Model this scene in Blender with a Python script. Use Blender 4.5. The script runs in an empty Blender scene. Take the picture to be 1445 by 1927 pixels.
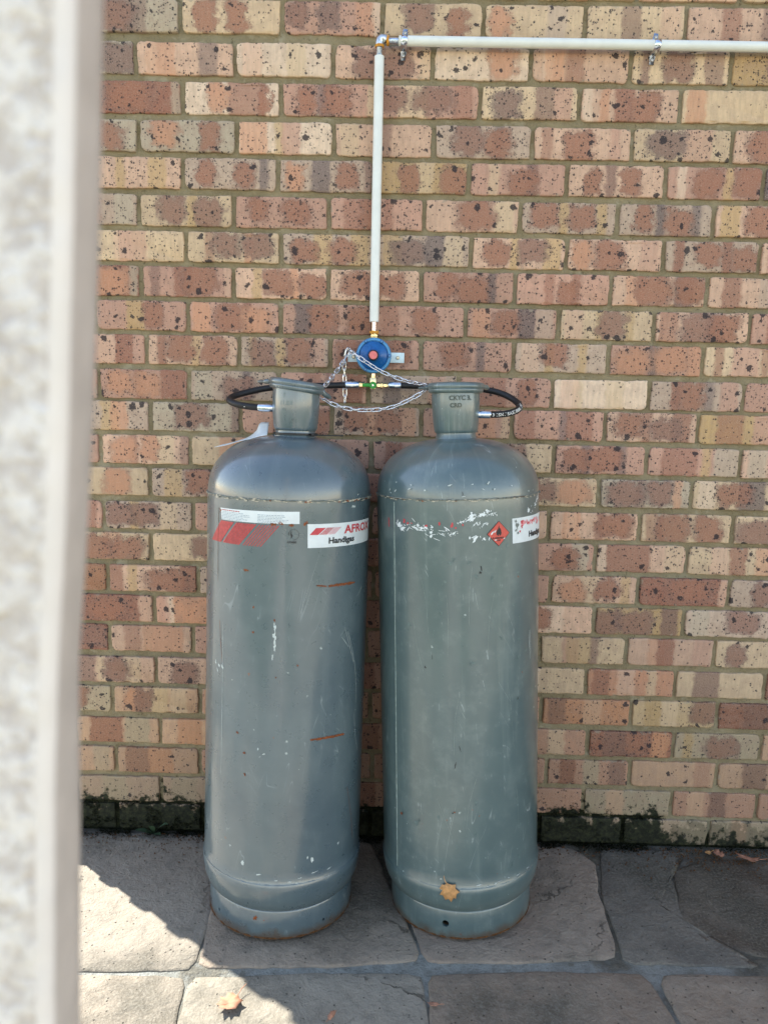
import bpy, bmesh, math, random
from mathutils import Vector, Matrix, noise as mnoise
sc = bpy.context.scene
R = math.radians

# ------------------------------------------------------------------ camera
PITCH, YAW, ROLL = 0.165916, -0.0130767, -0.0226338
CAM = Vector((0.0, -1.96046, 1.24159))
fw = Vector((math.sin(YAW)*math.cos(PITCH), math.cos(YAW)*math.cos(PITCH), -math.sin(PITCH)))
rt = Vector((math.cos(YAW), -math.sin(YAW), 0.0))
dn = fw.cross(rt)
r2 = rt*math.cos(ROLL) + dn*math.sin(ROLL)
d2 = dn*math.cos(ROLL) - rt*math.sin(ROLL)
camd = bpy.data.cameras.new('camera'); cam = bpy.data.objects.new('camera', camd)
sc.collection.objects.link(cam); sc.camera = cam
cam.matrix_world = Matrix(((r2.x, -d2.x, -fw.x, CAM.x), (r2.y, -d2.y, -fw.y, CAM.y), (r2.z, -d2.z, -fw.z, CAM.z), (0, 0, 0, 1)))
camd.sensor_fit = 'VERTICAL'; camd.sensor_height = 36.0; camd.sensor_width = 36.0
camd.lens = 36.0*1450.0/1927.0
camd.clip_start = 0.02; camd.clip_end = 500
camd.dof.use_dof = True; camd.dof.focus_distance = 1.72; camd.dof.aperture_fstop = 6.0

# ------------------------------------------------------------------ light
SUN_EL = R(51.0)
SDIR = Vector((0.796, -0.606, 0)).normalized()          # way the shadows run over the ground
w = bpy.data.worlds.new('World'); sc.world = w; w.use_nodes = True
wn = w.node_tree.nodes; wn.clear()
sky = wn.new('ShaderNodeTexSky'); sky.sky_type = 'NISHITA'; sky.sun_disc = False
sky.sun_elevation = SUN_EL; sky.sun_rotation = math.atan2(-SDIR.x, -SDIR.y)
sky.altitude = 1200; sky.air_density = 1.0; sky.dust_density = 0.2; sky.ozone_density = 1.0
bg = wn.new('ShaderNodeBackground'); bg.inputs[1].default_value = 0.125
wo = wn.new('ShaderNodeOutputWorld')
tn = wn.new('ShaderNodeMix'); tn.data_type = 'RGBA'; tn.blend_type = 'MULTIPLY'; tn.inputs[0].default_value = 1.0
tn.inputs[7].default_value = (1.24, 1.0, 0.82, 1.0)      # the camera's daylight-shade white balance
w.node_tree.links.new(sky.outputs[0], tn.inputs[6]); w.node_tree.links.new(tn.outputs[2], bg.inputs[0]); w.node_tree.links.new(bg.outputs[0], wo.inputs[0])
sl = bpy.data.lights.new('sun', 'SUN'); sl.energy = 3.6; sl.angle = R(0.53); sl.color = (1.0, 0.965, 0.91)
so = bpy.data.objects.new('sun', sl); sc.collection.objects.link(so)
ldir = Vector((SDIR.x*math.cos(SUN_EL), SDIR.y*math.cos(SUN_EL), -math.sin(SUN_EL)))
so.rotation_euler = ldir.to_track_quat('-Z', 'Y').to_euler(); so.location = (-4, 4, 6)
sc.view_settings.view_transform = 'Standard'; sc.view_settings.look = 'None'
sc.view_settings.gamma = 1.0; sc.view_settings.exposure = 2.0

sc.cycles.max_bounces = 6; sc.cycles.diffuse_bounces = 3; sc.cycles.glossy_bounces = 3; sc.cycles.transmission_bounces = 2
sc.cycles.caustics_reflective = False; sc.cycles.caustics_refractive = False

# ------------------------------------------------------------------ helpers
def link(o): sc.collection.objects.link(o); return o
def s2l(c): return tuple((x/255/12.92 if x/255 <= .04045 else ((x/255+.055)/1.055)**2.4) for x in c)

class G:
    """small node-graph builder"""
    def __init__(s, name):
        s.m = bpy.data.materials.new(name); s.m.use_nodes = True
        s.t = s.m.node_tree; s.t.nodes.clear()
        s.out = s.t.nodes.new('ShaderNodeOutputMaterial'); s.b = s.t.nodes.new('ShaderNodeBsdfPrincipled')
        s.t.links.new(s.b.outputs[0], s.out.inputs[0])
    def set(s, sock, v):
        if isinstance(v, bpy.types.NodeSocket): s.t.links.new(v, sock)
        elif isinstance(v, (tuple, list)):
            v = tuple(v)
            sock.default_value = v + (1.0,) if (len(v) == 3 and sock.type == 'RGBA') else v
        else: sock.default_value = v
    def node(s, t, ins=None, **pr):
        n = s.t.nodes.new('ShaderNode' + t)
        for k, v in pr.items(): setattr(n, k, v)
        for k, v in (ins or {}).items(): s.set(n.inputs[k], v)
        return n
    def math(s, op, a, b=0.0, c=None, clamp=False):
        n = s.node('Math', {0: a, 1: b}, operation=op, use_clamp=clamp)
        if c is not None: s.set(n.inputs[2], c)
        return n.outputs[0]
    def mix(s, f, a, b, blend='MIX'):
        n = s.node('Mix', {0: f, 6: a, 7: b}, data_type='RGBA', blend_type=blend); return n.outputs[2]
    def mixf(s, f, a, b):
        n = s.node('Mix', {0: f, 2: a, 3: b}, data_type='FLOAT'); return n.outputs[0]
    def noise(s, vec, scale, detail=3.0, rough=0.55, dist=0.0):
        return s.node('TexNoise', {'Vector': vec, 'Scale': scale, 'Detail': detail, 'Roughness': rough, 'Distortion': dist}).outputs[0]
    def vor(s, vec, scale, dim='2D', rnd=1.0):
        n = s.node('TexVoronoi', {'Vector': vec, 'Scale': scale, 'Randomness': rnd}, voronoi_dimensions=dim); return n.outputs['Distance'], n.outputs['Color']
    def ramp(s, x, lo, hi, a=0.0, b=1.0):
        n = s.node('MapRange', {0: x, 1: lo, 2: hi, 3: a, 4: b}, interpolation_type='SMOOTHSTEP'); return n.outputs[0]
    def sep(s, v):
        n = s.node('SeparateXYZ', {0: v}); return n.outputs[0], n.outputs[1], n.outputs[2]
    def comb(s, x, y, z): return s.node('CombineXYZ', {0: x, 1: y, 2: z}).outputs[0]
    def vadd(s, a, b): return s.node('VectorMath', {0: a, 1: b}, operation='ADD').outputs[0]
    def vmul(s, a, b): return s.node('VectorMath', {0: a, 1: b}, operation='MULTIPLY').outputs[0]
    def coord(s, k): return s.node('TexCoord').outputs[k]
    def attr(s, name, vec=True):
        n = s.node('Attribute', attribute_type='OBJECT', attribute_name=name); return n.outputs['Vector' if vec else 'Fac']
    def bump(s, h, strength=0.5, dist=0.002, normal=None):
        ins = {'Strength': strength, 'Distance': dist, 'Height': h}
        if normal is not None: ins['Normal'] = normal
        return s.node('Bump', ins).outputs[0]
    def fin(s, col=None, rough=0.6, metal=0.0, normal=None, spec=0.5, coat=0.0):
        if col is not None: s.set(s.b.inputs['Base Color'], col)
        s.set(s.b.inputs['Roughness'], rough); s.set(s.b.inputs['Metallic'], metal)
        s.set(s.b.inputs['Specular IOR Level'], spec); s.set(s.b.inputs['Coat Weight'], coat)
        if normal is not None: s.set(s.b.inputs['Normal'], normal)
        return s.m

def mesh(name, verts, faces, mat, parent=None, smooth=True):
    me = bpy.data.meshes.new(name); me.from_pydata([tuple(v) for v in verts], [], faces); me.update()
    if mat: me.materials.append(mat)
    if smooth: me.polygons.foreach_set('use_smooth', [True]*len(me.polygons))
    o = link(bpy.data.objects.new(name, me)); o.parent = parent
    return o
def bmobj(name, bm, mat, parent=None, smooth=True):
    bmesh.ops.recalc_face_normals(bm, faces=bm.faces)
    me = bpy.data.meshes.new(name); bm.to_mesh(me); bm.free()
    me.materials.append(mat)
    if smooth:
        me.polygons.foreach_set('use_smooth', [True]*len(me.polygons))
        me.set_sharp_from_angle(angle=R(42))
    o = link(bpy.data.objects.new(name, me)); o.parent = parent
    return o
def tag(o, label, cat, group=None, kind=None):
    if label: o['label'] = label
    if cat: o['category'] = cat
    if group: o['group'] = group
    if kind: o['kind'] = kind
    return o
def empty(name, loc=(0, 0, 0), mw=None):
    o = link(bpy.data.objects.new(name, None)); o.empty_display_size = .05
    if mw is not None: o.matrix_world = mw
    else: o.location = loc
    return o
def frames(pts):
    """parallel-transport frames along a polyline"""
    T = []
    n = len(pts)
    for i in range(n):
        a = pts[max(0, i-1)]; b = pts[min(n-1, i+1)]
        T.append((b-a).normalized())
    up = Vector((0, 0, 1)) if abs(T[0].z) < .9 else Vector((1, 0, 0))
    N = [(up - T[0]*up.dot(T[0])).normalized()]
    for i in range(1, n):
        v = N[-1] - T[i]*N[-1].dot(T[i]); N.append(v.normalized())
    return T, N, [T[i].cross(N[i]) for i in range(n)]
def tube(bm, pts, rad, seg=12, closed=False, cap=True):
    pts = [Vector(p) for p in pts]
    if closed:
        n = len(pts); T = [(pts[(i+1) % n]-pts[i-1]).normalized() for i in range(n)]
        c = sum(pts, Vector())/n
        pl = (pts[0]-c).cross(pts[n//4]-c).normalized()
        N = [pl]*n; B = [T[i].cross(pl) for i in range(n)]
    else: T, N, B = frames(pts)
    rings = []
    for i, p in enumerate(pts):
        r = rad[i] if isinstance(rad, (list, tuple)) else rad
        rings.append([bm.verts.new(p + (N[i]*math.cos(2*math.pi*k/seg) + B[i]*math.sin(2*math.pi*k/seg))*r) for k in range(seg)])
    m = len(rings)
    for i in range(m if closed else m-1):
        a, b = rings[i], rings[(i+1) % m]
        for k in range(seg): bm.faces.new((a[k], a[(k+1) % seg], b[(k+1) % seg], b[k]))
    if cap and not closed:
        bm.faces.new(rings[0][::-1]); bm.faces.new(rings[-1])
def catmull(pts, n=10):
    P = [Vector(p) for p in pts]; P = [P[0]*2-P[1]] + P + [P[-1]*2-P[-2]]
    out = []
    for i in range(1, len(P)-2):
        for k in range(n):
            t = k/n; a, b, c, d = P[i-1:i+3]
            out.append(.5*((2*b)+(c-a)*t+(2*a-5*b+4*c-d)*t*t+(3*b-a-3*c+d)*t**3))
    out.append(P[-2]); return out
def lathe(bm, prof, seg=96, axis='z', arc=None, origin=(0, 0, 0)):
    """prof: list of (r, h).  arc=(a0,a1) for an open sweep, angle 0 = front (-y)"""
    o = Vector(origin); rings = []
    n = seg if arc is None else seg+1
    for r, h in prof:
        row = []
        for k in range(n):
            a = 2*math.pi*k/seg if arc is None else arc[0]+(arc[1]-arc[0])*k/seg
            if axis == 'z': v = Vector((r*math.sin(a), -r*math.cos(a), h))
            elif axis == 'y': v = Vector((r*math.sin(a), h, r*math.cos(a)))
            else: v = Vector((h, r*math.sin(a), r*math.cos(a)))
            row.append(bm.verts.new(o+v))
        rings.append(row)
    for i in range(len(rings)-1):
        a, b = rings[i], rings[i+1]
        for k in range(seg if arc is None else seg):
            k2 = (k+1) % n
            bm.faces.new((a[k], a[k2], b[k2], b[k]))
    return rings
def solid(bm, prof, seg=24, axis='z', origin=(0, 0, 0), phase=0):
    """capped lathe"""
    rg = lathe(bm, prof, seg, axis, None, origin)
    bm.faces.new(rg[0][::-1]); bm.faces.new(rg[-1])
def box(bm, lo, hi, bevel=0.0, seg=2):
    r = bmesh.ops.create_cube(bm, size=1.0)
    vs = r['verts']
    for v in vs: v.co = Vector([lo[i]+(v.co[i]+.5)*(hi[i]-lo[i]) for i in range(3)])
    if bevel:
        es = list({e for v in vs for e in v.link_edges})
        bmesh.ops.bevel(bm, geom=es, offset=bevel, segments=seg, affect='EDGES', profile=.5)
def text_mesh(body, size, offset=0.0, sx=1.0, shear=0.0):
    cu = bpy.data.curves.new('lettering', 'FONT'); cu.body = body; cu.size = size; cu.offset = offset
    cu.align_x = 'LEFT'; cu.shear = shear; cu.resolution_u = 3
    o = link(bpy.data.objects.new('lettering', cu))
    dg = bpy.context.evaluated_depsgraph_get(); dg.update()
    me = bpy.data.meshes.new_from_object(o.evaluated_get(dg))
    vs = [(v.co.x*sx, v.co.y) for v in me.vertices]; fs = [tuple(p.vertices) for p in me.polygons]
    bpy.data.objects.remove(o); bpy.data.curves.remove(cu); bpy.data.meshes.remove(me)
    return vs, fs

# ------------------------------------------------------------------ materials
PAL = {k: s2l(v) for k, v in dict(
    c=(210, 183, 147), k=(212, 174, 146), p=(192, 148, 126), g=(188, 164, 142), w=(226, 200, 172), y=(190, 157, 108),
    o=(202, 146, 112), r=(146, 94, 74), b=(124, 91, 82), u=(100, 86, 86), s=(182, 167, 143)).items()}

def moss_mask(g, pos):
    x, y, z = g.sep(pos)
    n = g.noise(pos, 28, 5, .65); n2 = g.noise(pos, 9, 3, .6)
    lim = g.math('ADD', 0.050, g.math('MULTIPLY', n2, 0.085))
    lim = g.math('SUBTRACT', lim, g.ramp(x, .72, .82, 0, .070))
    lim = g.math('ADD', lim, g.math('MULTIPLY', g.math('SUBTRACT', n, .5), .22))
    return g.ramp(g.math('SUBTRACT', z, lim), 0.012, -0.012)
def moss_col(g, pos):
    return g.mix(g.ramp(g.noise(pos, 90, 4, .7), .35, .75), (.007, .009, .004), (.036, .040, .016))

def brick_material(mossy):
    g = G('brick_mossy' if mossy else 'brick')
    gx, gy, gz = g.sep(g.coord('Generated')); ob = g.coord('Object')
    seed = g.attr('seed', False)
    ox, oy, oz = g.sep(ob)
    P = g.comb(g.math('ADD', ox, g.math('MULTIPLY', seed, 7.31)), g.math('ADD', oz, g.math('MULTIPLY', seed, 3.17)), 0.0)
    wn_ = g.node('TexNoise', {'Vector': P, 'Scale': 34.0, 'Detail': 3.0, 'Roughness': .62}, noise_dimensions='2D').outputs['Color']
    na, nb, nc = g.sep(wn_)
    wa = g.math('SUBTRACT', na, .5); wb = g.math('SUBTRACT', nb, .5)
    fine = g.node('TexNoise', {'Vector': P, 'Scale': 330.0, 'Detail': 2.0, 'Roughness': .7}, noise_dimensions='2D').outputs['Color']
    gr, gr2, gr3 = g.sep(fine)
    u = g.math('ADD', gx, g.math('ADD', g.math('MULTIPLY', wa, .20), g.math('MULTIPLY', g.math('SUBTRACT', gr2, .5), .07)))
    v = g.math('ADD', gz, g.math('ADD', g.math('MULTIPLY', wb, .6), g.math('MULTIPLY', g.math('SUBTRACT', gr, .5), .20)))
    ub = g.math('ADD', gx, g.math('ADD', g.math('MULTIPLY', wa, .08), g.math('MULTIPLY', g.math('SUBTRACT', gr2, .5), .03)))
    col = g.attr('ca')
    col = g.mix(g.ramp(nc, .36, .66, 0, .55), col, g.mix(.5, col, (.33, .21, .15)))
    for i in '123':                                            # kiln bands
        c, q = g.attr('bc'+i), g.attr('bp'+i); qx, qw, qs = g.sep(q)
        d = g.math('ABSOLUTE', g.math('SUBTRACT', ub, qx))
        m = g.math('MULTIPLY', g.ramp(g.math('SUBTRACT', d, g.math('MULTIPLY', qw, .5)), .022, -.022), qs)
        col = g.mix(m, col, c)
    rim = None; oz1, oz2, _h = g.sep(g.attr('oz'))
    for i in '12':                                             # flashed ovals: smoky rim, redder heart
        c, q = g.attr('oc'+i), g.attr('op'+i); qx, qw, qs = g.sep(q)
        dx = g.math('DIVIDE', g.math('SUBTRACT', u, qx), g.math('MULTIPLY', qw, .52))
        dz = g.math('MULTIPLY', g.math('SUBTRACT', v, oz1 if i == '1' else oz2), _h)
        dx2, dz2 = g.math('MULTIPLY', dx, dx), g.math('MULTIPLY', dz, dz)
        d = g.math('ADD', g.math('POWER', dx2, 1.5), g.math('MULTIPLY', dz2, g.math('MULTIPLY', dz2, 1.25)))
        m = g.math('MULTIPLY', g.ramp(d, 1.5, .28), g.math('MULTIPLY', qs, .95))
        col = g.mix(m, col, g.mix(g.ramp(d, .85, .05), g.mix(.42, c, (.15, .105, .09)), g.mix(.30, c, (.40, .18, .10))))
        rr_ = g.math('MULTIPLY', g.math('MULTIPLY', g.ramp(d, 2.2, .9), g.ramp(d, .25, .8)), qs); rim = rr_ if rim is None else g.math('MAXIMUM', rim, rr_)
    st = g.noise(g.vmul(P, (150, 20, 1)), 1.0, 2, .6)
    col = g.mix(g.ramp(st, .36, .70, .0, .30), col, g.mix(.55, col, (.13, .09, .065)))
    col = g.mix(g.ramp(gr, .34, .68, .0, .34), col, g.mix(.5, col, (.58, .47, .36)))
    sp = g.attr('spots', False)
    Pw = g.vadd(P, g.vmul(g.comb(g.math('SUBTRACT', gr2, .5), g.math('SUBTRACT', gr3, .5), 0.0), (.0075, .0075, 0)))
    d1, c1 = g.vor(Pw, 190.0); a1, b1_, e1_ = g.sep(c1)
    rad = g.math('MULTIPLY', g.math('POWER', a1, 3.2), .50)
    on = g.math('GREATER_THAN', g.math('ADD', g.math('ADD', b1_, g.math('MULTIPLY', rim, .30)), g.math('MULTIPLY', sp, .25)), .90)
    m1 = g.math('MULTIPLY', g.ramp(g.math('SUBTRACT', d1, rad), .04, -.05), on)
    Pb = g.vadd(Pw, g.vmul(g.comb(wa, wb, 0.0), (.020, .020, 0)))
    d2_, c2 = g.vor(g.vadd(Pb, (3.3, 1.7, 0)), 46.0); a2, b2, _ = g.sep(c2)
    rad2 = g.math('MULTIPLY', g.math('POWER', a2, 4.5), .40)
    on2 = g.math('GREATER_THAN', g.math('ADD', g.math('ADD', b2, g.math('MULTIPLY', rim, .2)), g.math('MULTIPLY', sp, .15)), .86)
    m2 = g.math('MULTIPLY', g.ramp(g.math('SUBTRACT', d2_, rad2), .03, -.04), on2)
    bl = g.noise(g.vadd(P, (1.3, 8.1, 0)), 95, 3, .72)
    m3 = g.math('MULTIPLY', g.ramp(g.math('ADD', bl, g.math('ADD', g.math('MULTIPLY', rim, .06), g.math('MULTIPLY', sp, .015))), .70, .735), .85)
    ms = g.math('MAXIMUM', g.math('MAXIMUM', m1, m2), m3)
    col = g.mix(g.math('MULTIPLY', ms, .90), col, (.026, .022, .026))
    col = g.mix(g.math('MULTIPLY', g.ramp(gr3, .70, .76), .7), col, (.66, .54, .42))
    ex = g.math('MINIMUM', gx, g.math('SUBTRACT', 1.0, gx)); ez = g.math('MINIMUM', gz, g.math('SUBTRACT', 1.0, gz))
    e = g.math('MINIMUM', g.math('MULTIPLY', ex, .22), g.math('MULTIPLY', ez, .07))
    sm = g.ramp(g.math('SUBTRACT', e, g.math('MULTIPLY', g.ramp(g.math('ADD', nb, g.math('MULTIPLY', gr2, .35)), .74, 1.0), .009)), .0008, -.0008)
    col = g.mix(g.math('MULTIPLY', sm, .6), col, (.34, .29, .21))
    if mossy:
        pos = g.node('NewGeometry').outputs['Position']
        # old soil splash, blotchy
        x_, y_, z_ = g.sep(pos)
        mm = moss_mask(g, pos); st_ = moss_mask(g, g.vadd(pos, (2.0, 0, -.040)))
        col = g.mix(g.math('MULTIPLY', st_, .5), col, (.055, .052, .030)); col = g.mix(mm, col, moss_col(g, pos))
    h = g.noise(P, 170, 3, .68)
    return g.fin(col, .80, 0, g.bump(h, .55, .0028), .35)

def mortar_material(brick_beyond=False):
    g = G('mortar'); pos = g.node('NewGeometry').outputs['Position']
    n = g.noise(pos, 22, 4, .6); n2 = g.noise(pos, 240, 4, .7); n3 = g.noise(pos, 6, 3, .6)
    col = g.mix(g.ramp(n, .3, .7), s2l((140, 128, 100)), s2l((160, 148, 119)))
    col = g.mix(g.ramp(n3, .40, .66, 0, .55), col, s2l((121, 110, 84)))
    col = g.mix(g.ramp(g.noise(g.vadd(pos, (4, 0, 2)), 3.1, 3, .6), .5, .7, 0, .5), col, s2l((150, 148, 128)))
    col = g.mix(g.ramp(n2, .35, .75, 0, .45), col, s2l((166, 153, 120)))
    col = g.mix(g.ramp(g.noise(pos, 75, 3, .7), .60, .72, 0, .6), col, s2l((84, 76, 56)))
    col = g.mix(g.ramp(g.noise(g.vadd(pos, (1, 0, 6)), 13, 4, .7), .56, .68, 0, .6), col, s2l((178, 170, 146)))
    mm = moss_mask(g, g.vadd(pos, (0, 0, -.02))); col = g.mix(mm, col, moss_col(g, pos))
    h = g.math('ADD', n2, g.math('MULTIPLY', n, 1.5))
    return g.fin(col, .92, 0, g.bump(h, .9, .005), .2)

def far_brick_material():
    g = G('far_brick'); pos = g.node('NewGeometry').outputs['Position']
    x, y, z = g.sep(pos)
    P = g.comb(g.math('ADD', x, y), z, 0.0)
    t = g.node('TexBrick', {'Vector': P, 'Color1': PAL['k'], 'Color2': PAL['p'], 'Mortar': s2l((145, 132, 96)), 'Scale': 1.0, 'Mortar Size': .0065, 'Brick Width': .232, 'Row Height': .0845})
    col = g.mix(g.ramp(g.noise(pos, 40, 4, .6), .35, .7, 0, .5), t.outputs[0], PAL['b'])
    return g.fin(col, .85, 0, g.bump(g.math('SUBTRACT', 1.0, t.outputs[1]), .5, .006), .3)

def stone_material():
    g = G('stone'); pos = g.node('NewGeometry').outputs['Position']; seed = g.attr('seed', False)
    P = g.vadd(pos, g.comb(g.math('MULTIPLY', seed, 9.1), 0.0, seed))
    tint = g.attr('tint')
    n = g.noise(P, 5, 5, .62); n2 = g.noise(P, 30, 5, .68, .4); n3 = g.noise(P, 170, 4, .7)
    col = g.mix(g.ramp(n, .32, .68), tint, g.mix(.4, tint, (.36, .32, .25)))
    col = g.mix(g.ramp(n2, .42, .70, 0, .6), col, g.mix(.55, tint, (.12, .115, .095)))
    col = g.mix(g.ramp(n3, .45, .75, 0, .28), col, (.40, .36, .29))
    d, c = g.vor(P, 120, '3D'); a, b, _ = g.sep(c)
    pit = g.math('MULTIPLY', g.ramp(d, .30, .12), g.math('GREATER_THAN', a, .88))
    col = g.mix(g.math('MULTIPLY', pit, .7), col, (.05, .045, .035))
    n4 = g.noise(P, 2.1, 4, .7)
    col = g.mix(g.ramp(n4, .48, .66, 0, .65), col, g.mix(g.ramp(n3, .4, .65), (.05, .048, .034), (.15, .14, .11)))
    # hairline cracks
    ve = g.node('TexVoronoi', {'Vector': g.vadd(P, g.vmul(g.comb(n2, n, 0.0), (.12, .12, 0))), 'Scale': 3.2}, feature='DISTANCE_TO_EDGE')
    cr = g.math('MULTIPLY', g.ramp(ve.outputs[0], .008, .001), g.ramp(n, .55, .64))
    col = g.mix(g.math('MULTIPLY', cr, .55), col, (.09, .08, .06))
    h = g.math('ADD', g.math('ADD', g.math('MULTIPLY', n, 2.0), n2), g.math('MULTIPLY', n3, .35))
    h = g.math('SUBTRACT', h, g.math('MULTIPLY', cr, 1.0)); h = g.math('SUBTRACT', h, g.math('MULTIPLY', pit, .5))
    return g.fin(col, .85, 0, g.bump(h, .9, .009), .3)

def ground_material():
    g = G('ground_bed'); pos = g.node('NewGeometry').outputs['Position']
    x, y, z = g.sep(pos)
    n = g.noise(pos, 3.2, 4, .6); n2 = g.noise(pos, 40, 5, .7); n3 = g.noise(pos, 220, 3, .7)
    mort = g.mix(g.ramp(n2, .3, .7), s2l((130, 130, 122)), s2l((164, 166, 158)))
    dirt = g.mix(g.ramp(n2, .3, .7), (.045, .04, .028), (.16, .14, .10))
    # old joints near the wall are earthy, the repointed ones further out are pale cement
    near = g.ramp(g.math('ADD', y, g.math('MULTIPLY', g.math('SUBTRACT', n, .5), .25)), -.46, -.38)
    col = g.mix(g.math('MULTIPLY', near, .75), mort, dirt)
    col = g.mix(g.ramp(g.math('ADD', n, g.math('MULTIPLY', g.math('SUBTRACT', n2, .5), .5)), .48, .60, 0, .75), col, dirt)
    ve = g.node('TexVoronoi', {'Vector': pos, 'Scale': 2.1}, feature='DISTANCE_TO_EDGE')
    vc = g.vor(pos, 2.1, '3D')[1]
    slab = g.mix(g.ramp(g.noise(pos, 9, 5, .65), .35, .7), (.30, .26, .20), (.40, .36, .29))
    rr = g.node('VectorMath', {0: pos}, operation='LENGTH').outputs['Value']
    far = g.math('MULTIPLY', g.ramp(ve.outputs[0], .02, .04), g.math('GREATER_THAN', rr, 2.0))
    col = g.mix(far, col, slab)
    h = g.math('ADD', n2, g.math('MULTIPLY', n3, .5))
    return g.fin(col, .93, 0, g.bump(h, 1.0, .012), .2)

def paint_material(name, base, scuff, gloss, seed):
    g = G(name); ob = g.coord('Object'); x, y, z = g.sep(ob)
    th = g.math('MULTIPLY', g.math('ARCTAN2', x, g.math('MULTIPLY', y, -1.0)), .185)
    P2 = g.comb(g.math('ADD', th, seed), z, seed)
    n = g.noise(P2, 4.5, 4, .6); n2 = g.noise(P2, 26, 5, .65)
    col = g.mix(g.ramp(n, .3, .7), base[0], base[1])
    col = g.mix(g.ramp(n2, .45, .75, 0, .35*scuff), col, base[2])
    # long rubbed vertical streaks
    st = g.noise(g.vmul(P2, (34, 2.2, 1)), 1.0, 4, .6)
    col = g.mix(g.ramp(st, .52, .74, 0, .40*scuff), col, base[2])
    # hairline scratches: thin iso-lines of stretched noise in three directions
    sc_tot = None
    for k, (ang, fr, lim) in enumerate(((.10, 5.5, .0032), (-.22, 4.0, .0026), (.55, 3.4, .0020))):
        ca, sa = math.cos(ang), math.sin(ang)
        a = g.math('ADD', g.math('MULTIPLY', th, ca), g.math('MULTIPLY', z, sa)); b = g.math('SUBTRACT', g.math('MULTIPLY', z, ca), g.math('MULTIPLY', th, sa))
        q = g.comb(g.math('MULTIPLY', a, fr*7), g.math('MULTIPLY', b, fr*.7), seed+k*4.7)
        nn = g.noise(q, 1.0, 1, .4)
        ln = g.ramp(g.math('ABSOLUTE', g.math('SUBTRACT', nn, .5)), lim*2.0*scuff, lim*.4)
        gate = g.ramp(n2 if k == 0 else (n if k == 1 else st), .55, .64)
        ln = g.math('MULTIPLY', ln, gate)
        sc_tot = ln if sc_tot is None else g.math('MAXIMUM', sc_tot, ln)
    col = g.mix(g.math('MULTIPLY', sc_tot, .38*scuff), col, s2l((176, 188, 186)))
    # chips down to primer and a little rust
    d, c = g.vor(P2, 70); a, b, e = g.sep(c)
    gate = g.ramp(n, .42, .66, .0, .04*scuff)
    dd = g.math('ADD', d, g.math('MULTIPLY', g.math('SUBTRACT', g.noise(P2, 420, 1, .6), .5), .5))
    chip = g.math('MULTIPLY', g.ramp(g.math('SUBTRACT', dd, g.math('MULTIPLY', b, .16)), .05, -.02), g.math('GREATER_THAN', gate, a))
    col = g.mix(g.math('MULTIPLY', chip, .8), col, g.mix(g.math('GREATER_THAN', e, .82), s2l((182, 194, 190)), s2l((132, 78, 44))))
    # soil splash on the lowest hand's breadth
    sp = g.math('MULTIPLY', g.ramp(g.math('ADD', z, g.math('MULTIPLY', g.math('SUBTRACT', n2, .5), .06)), .025, -.002), .8)
    col = g.mix(sp, col, (.09, .055, .03))
    rg = g.math('ADD', gloss, g.math('ADD', g.math('MULTIPLY', n2, .16), g.math('MULTIPLY', sc_tot, .25)))
    m_ = g.fin(col, rg, 0, g.bump(g.math('ADD', n, g.math('MULTIPLY', n2, .12)), .16, .006), .9, .7); g.b.inputs['Coat Roughness'].default_value = gloss*.6; return m_

def plain(name, col, rough=.5, metal=0.0, var=.25, scale=60, bump=0.0, bscale=200, spec=.5):
    g = G(name); P = g.coord('Object')
    n = g.noise(P, scale, 4, .6)
    dark = tuple(c*(1-var) for c in col); lite = tuple(min(1, c*(1+var*.6)) for c in col)
    c = g.mix(g.ramp(n, .3, .7), dark, lite)
    nb = g.bump(g.noise(P, bscale, 3, .6), bump, .002) if bump else None
    return g.fin(c, g.mixf(n, rough*.8, min(1, rough*1.2)), metal, nb, spec)

def post_material():
    g = G('whitewash'); P = g.node('NewGeometry').outputs['Position']
    n = g.noise(P, 90, 4, .65, .3); n2 = g.noise(P, 260, 3, .6); n3 = g.noise(P, 14, 3, .6)
    col = g.mix(g.ramp(n, .38, .62), s2l((214, 203, 193)), s2l((248, 241, 233)))
    col = g.mix(g.ramp(n3, .45, .7, 0, .5), col, s2l((222, 208, 188)))
    col = g.mix(g.ramp(n2, .55, .75, 0, .3), col, s2l((186, 180, 178)))
    h = g.math('ADD', n, g.math('MULTIPLY', n2, .4))
    return g.fin(col, .6, 0, g.bump(h, 1.0, .006), .4)

M = {}
M['brick'] = brick_material(False); M['brick_mossy'] = brick_material(True); M['mortar'] = mortar_material(); M['far_brick'] = far_brick_material()
M['stone'] = stone_material(); M['ground'] = ground_material(); M['post'] = post_material()
M['postedge_lit'] = plain('post_edge_highlight', s2l((234, 226, 218)), .35, 0, .04, 40)  # light caught on the arris, put into a brighter edge colour
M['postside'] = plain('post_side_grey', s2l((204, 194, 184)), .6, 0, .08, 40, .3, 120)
M['paintL'] = paint_material('grey_paint_glossy', (s2l((76, 93, 100)), s2l((90, 106, 110)), s2l((106, 121, 123))), .75, .21, 2.3)
M['paintR'] = paint_material('grey_paint_scuffed', (s2l((74, 94, 96)), s2l((88, 107, 106)), s2l((114, 130, 127))), 1.15, .26, 6.1)
M['weld'] = plain('weld_bead', s2l((118, 124, 116)), .6, 0, .5, 160, .8, 300)
M['weldchip'] = plain('weld_bare', s2l((190, 184, 164)), .7, 0, .4, 300)
M['scuff'] = plain('scuffed_paint', s2l((98, 116, 114)), .4, 0, .3, 120)
M['seam'] = plain('seam_rubbed', s2l((140, 156, 150)), .5, 0, .3, 80)
M['rust'] = plain('rust', s2l((138, 80, 48)), .85, 0, .5, 260, .5, 500, .2)
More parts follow.
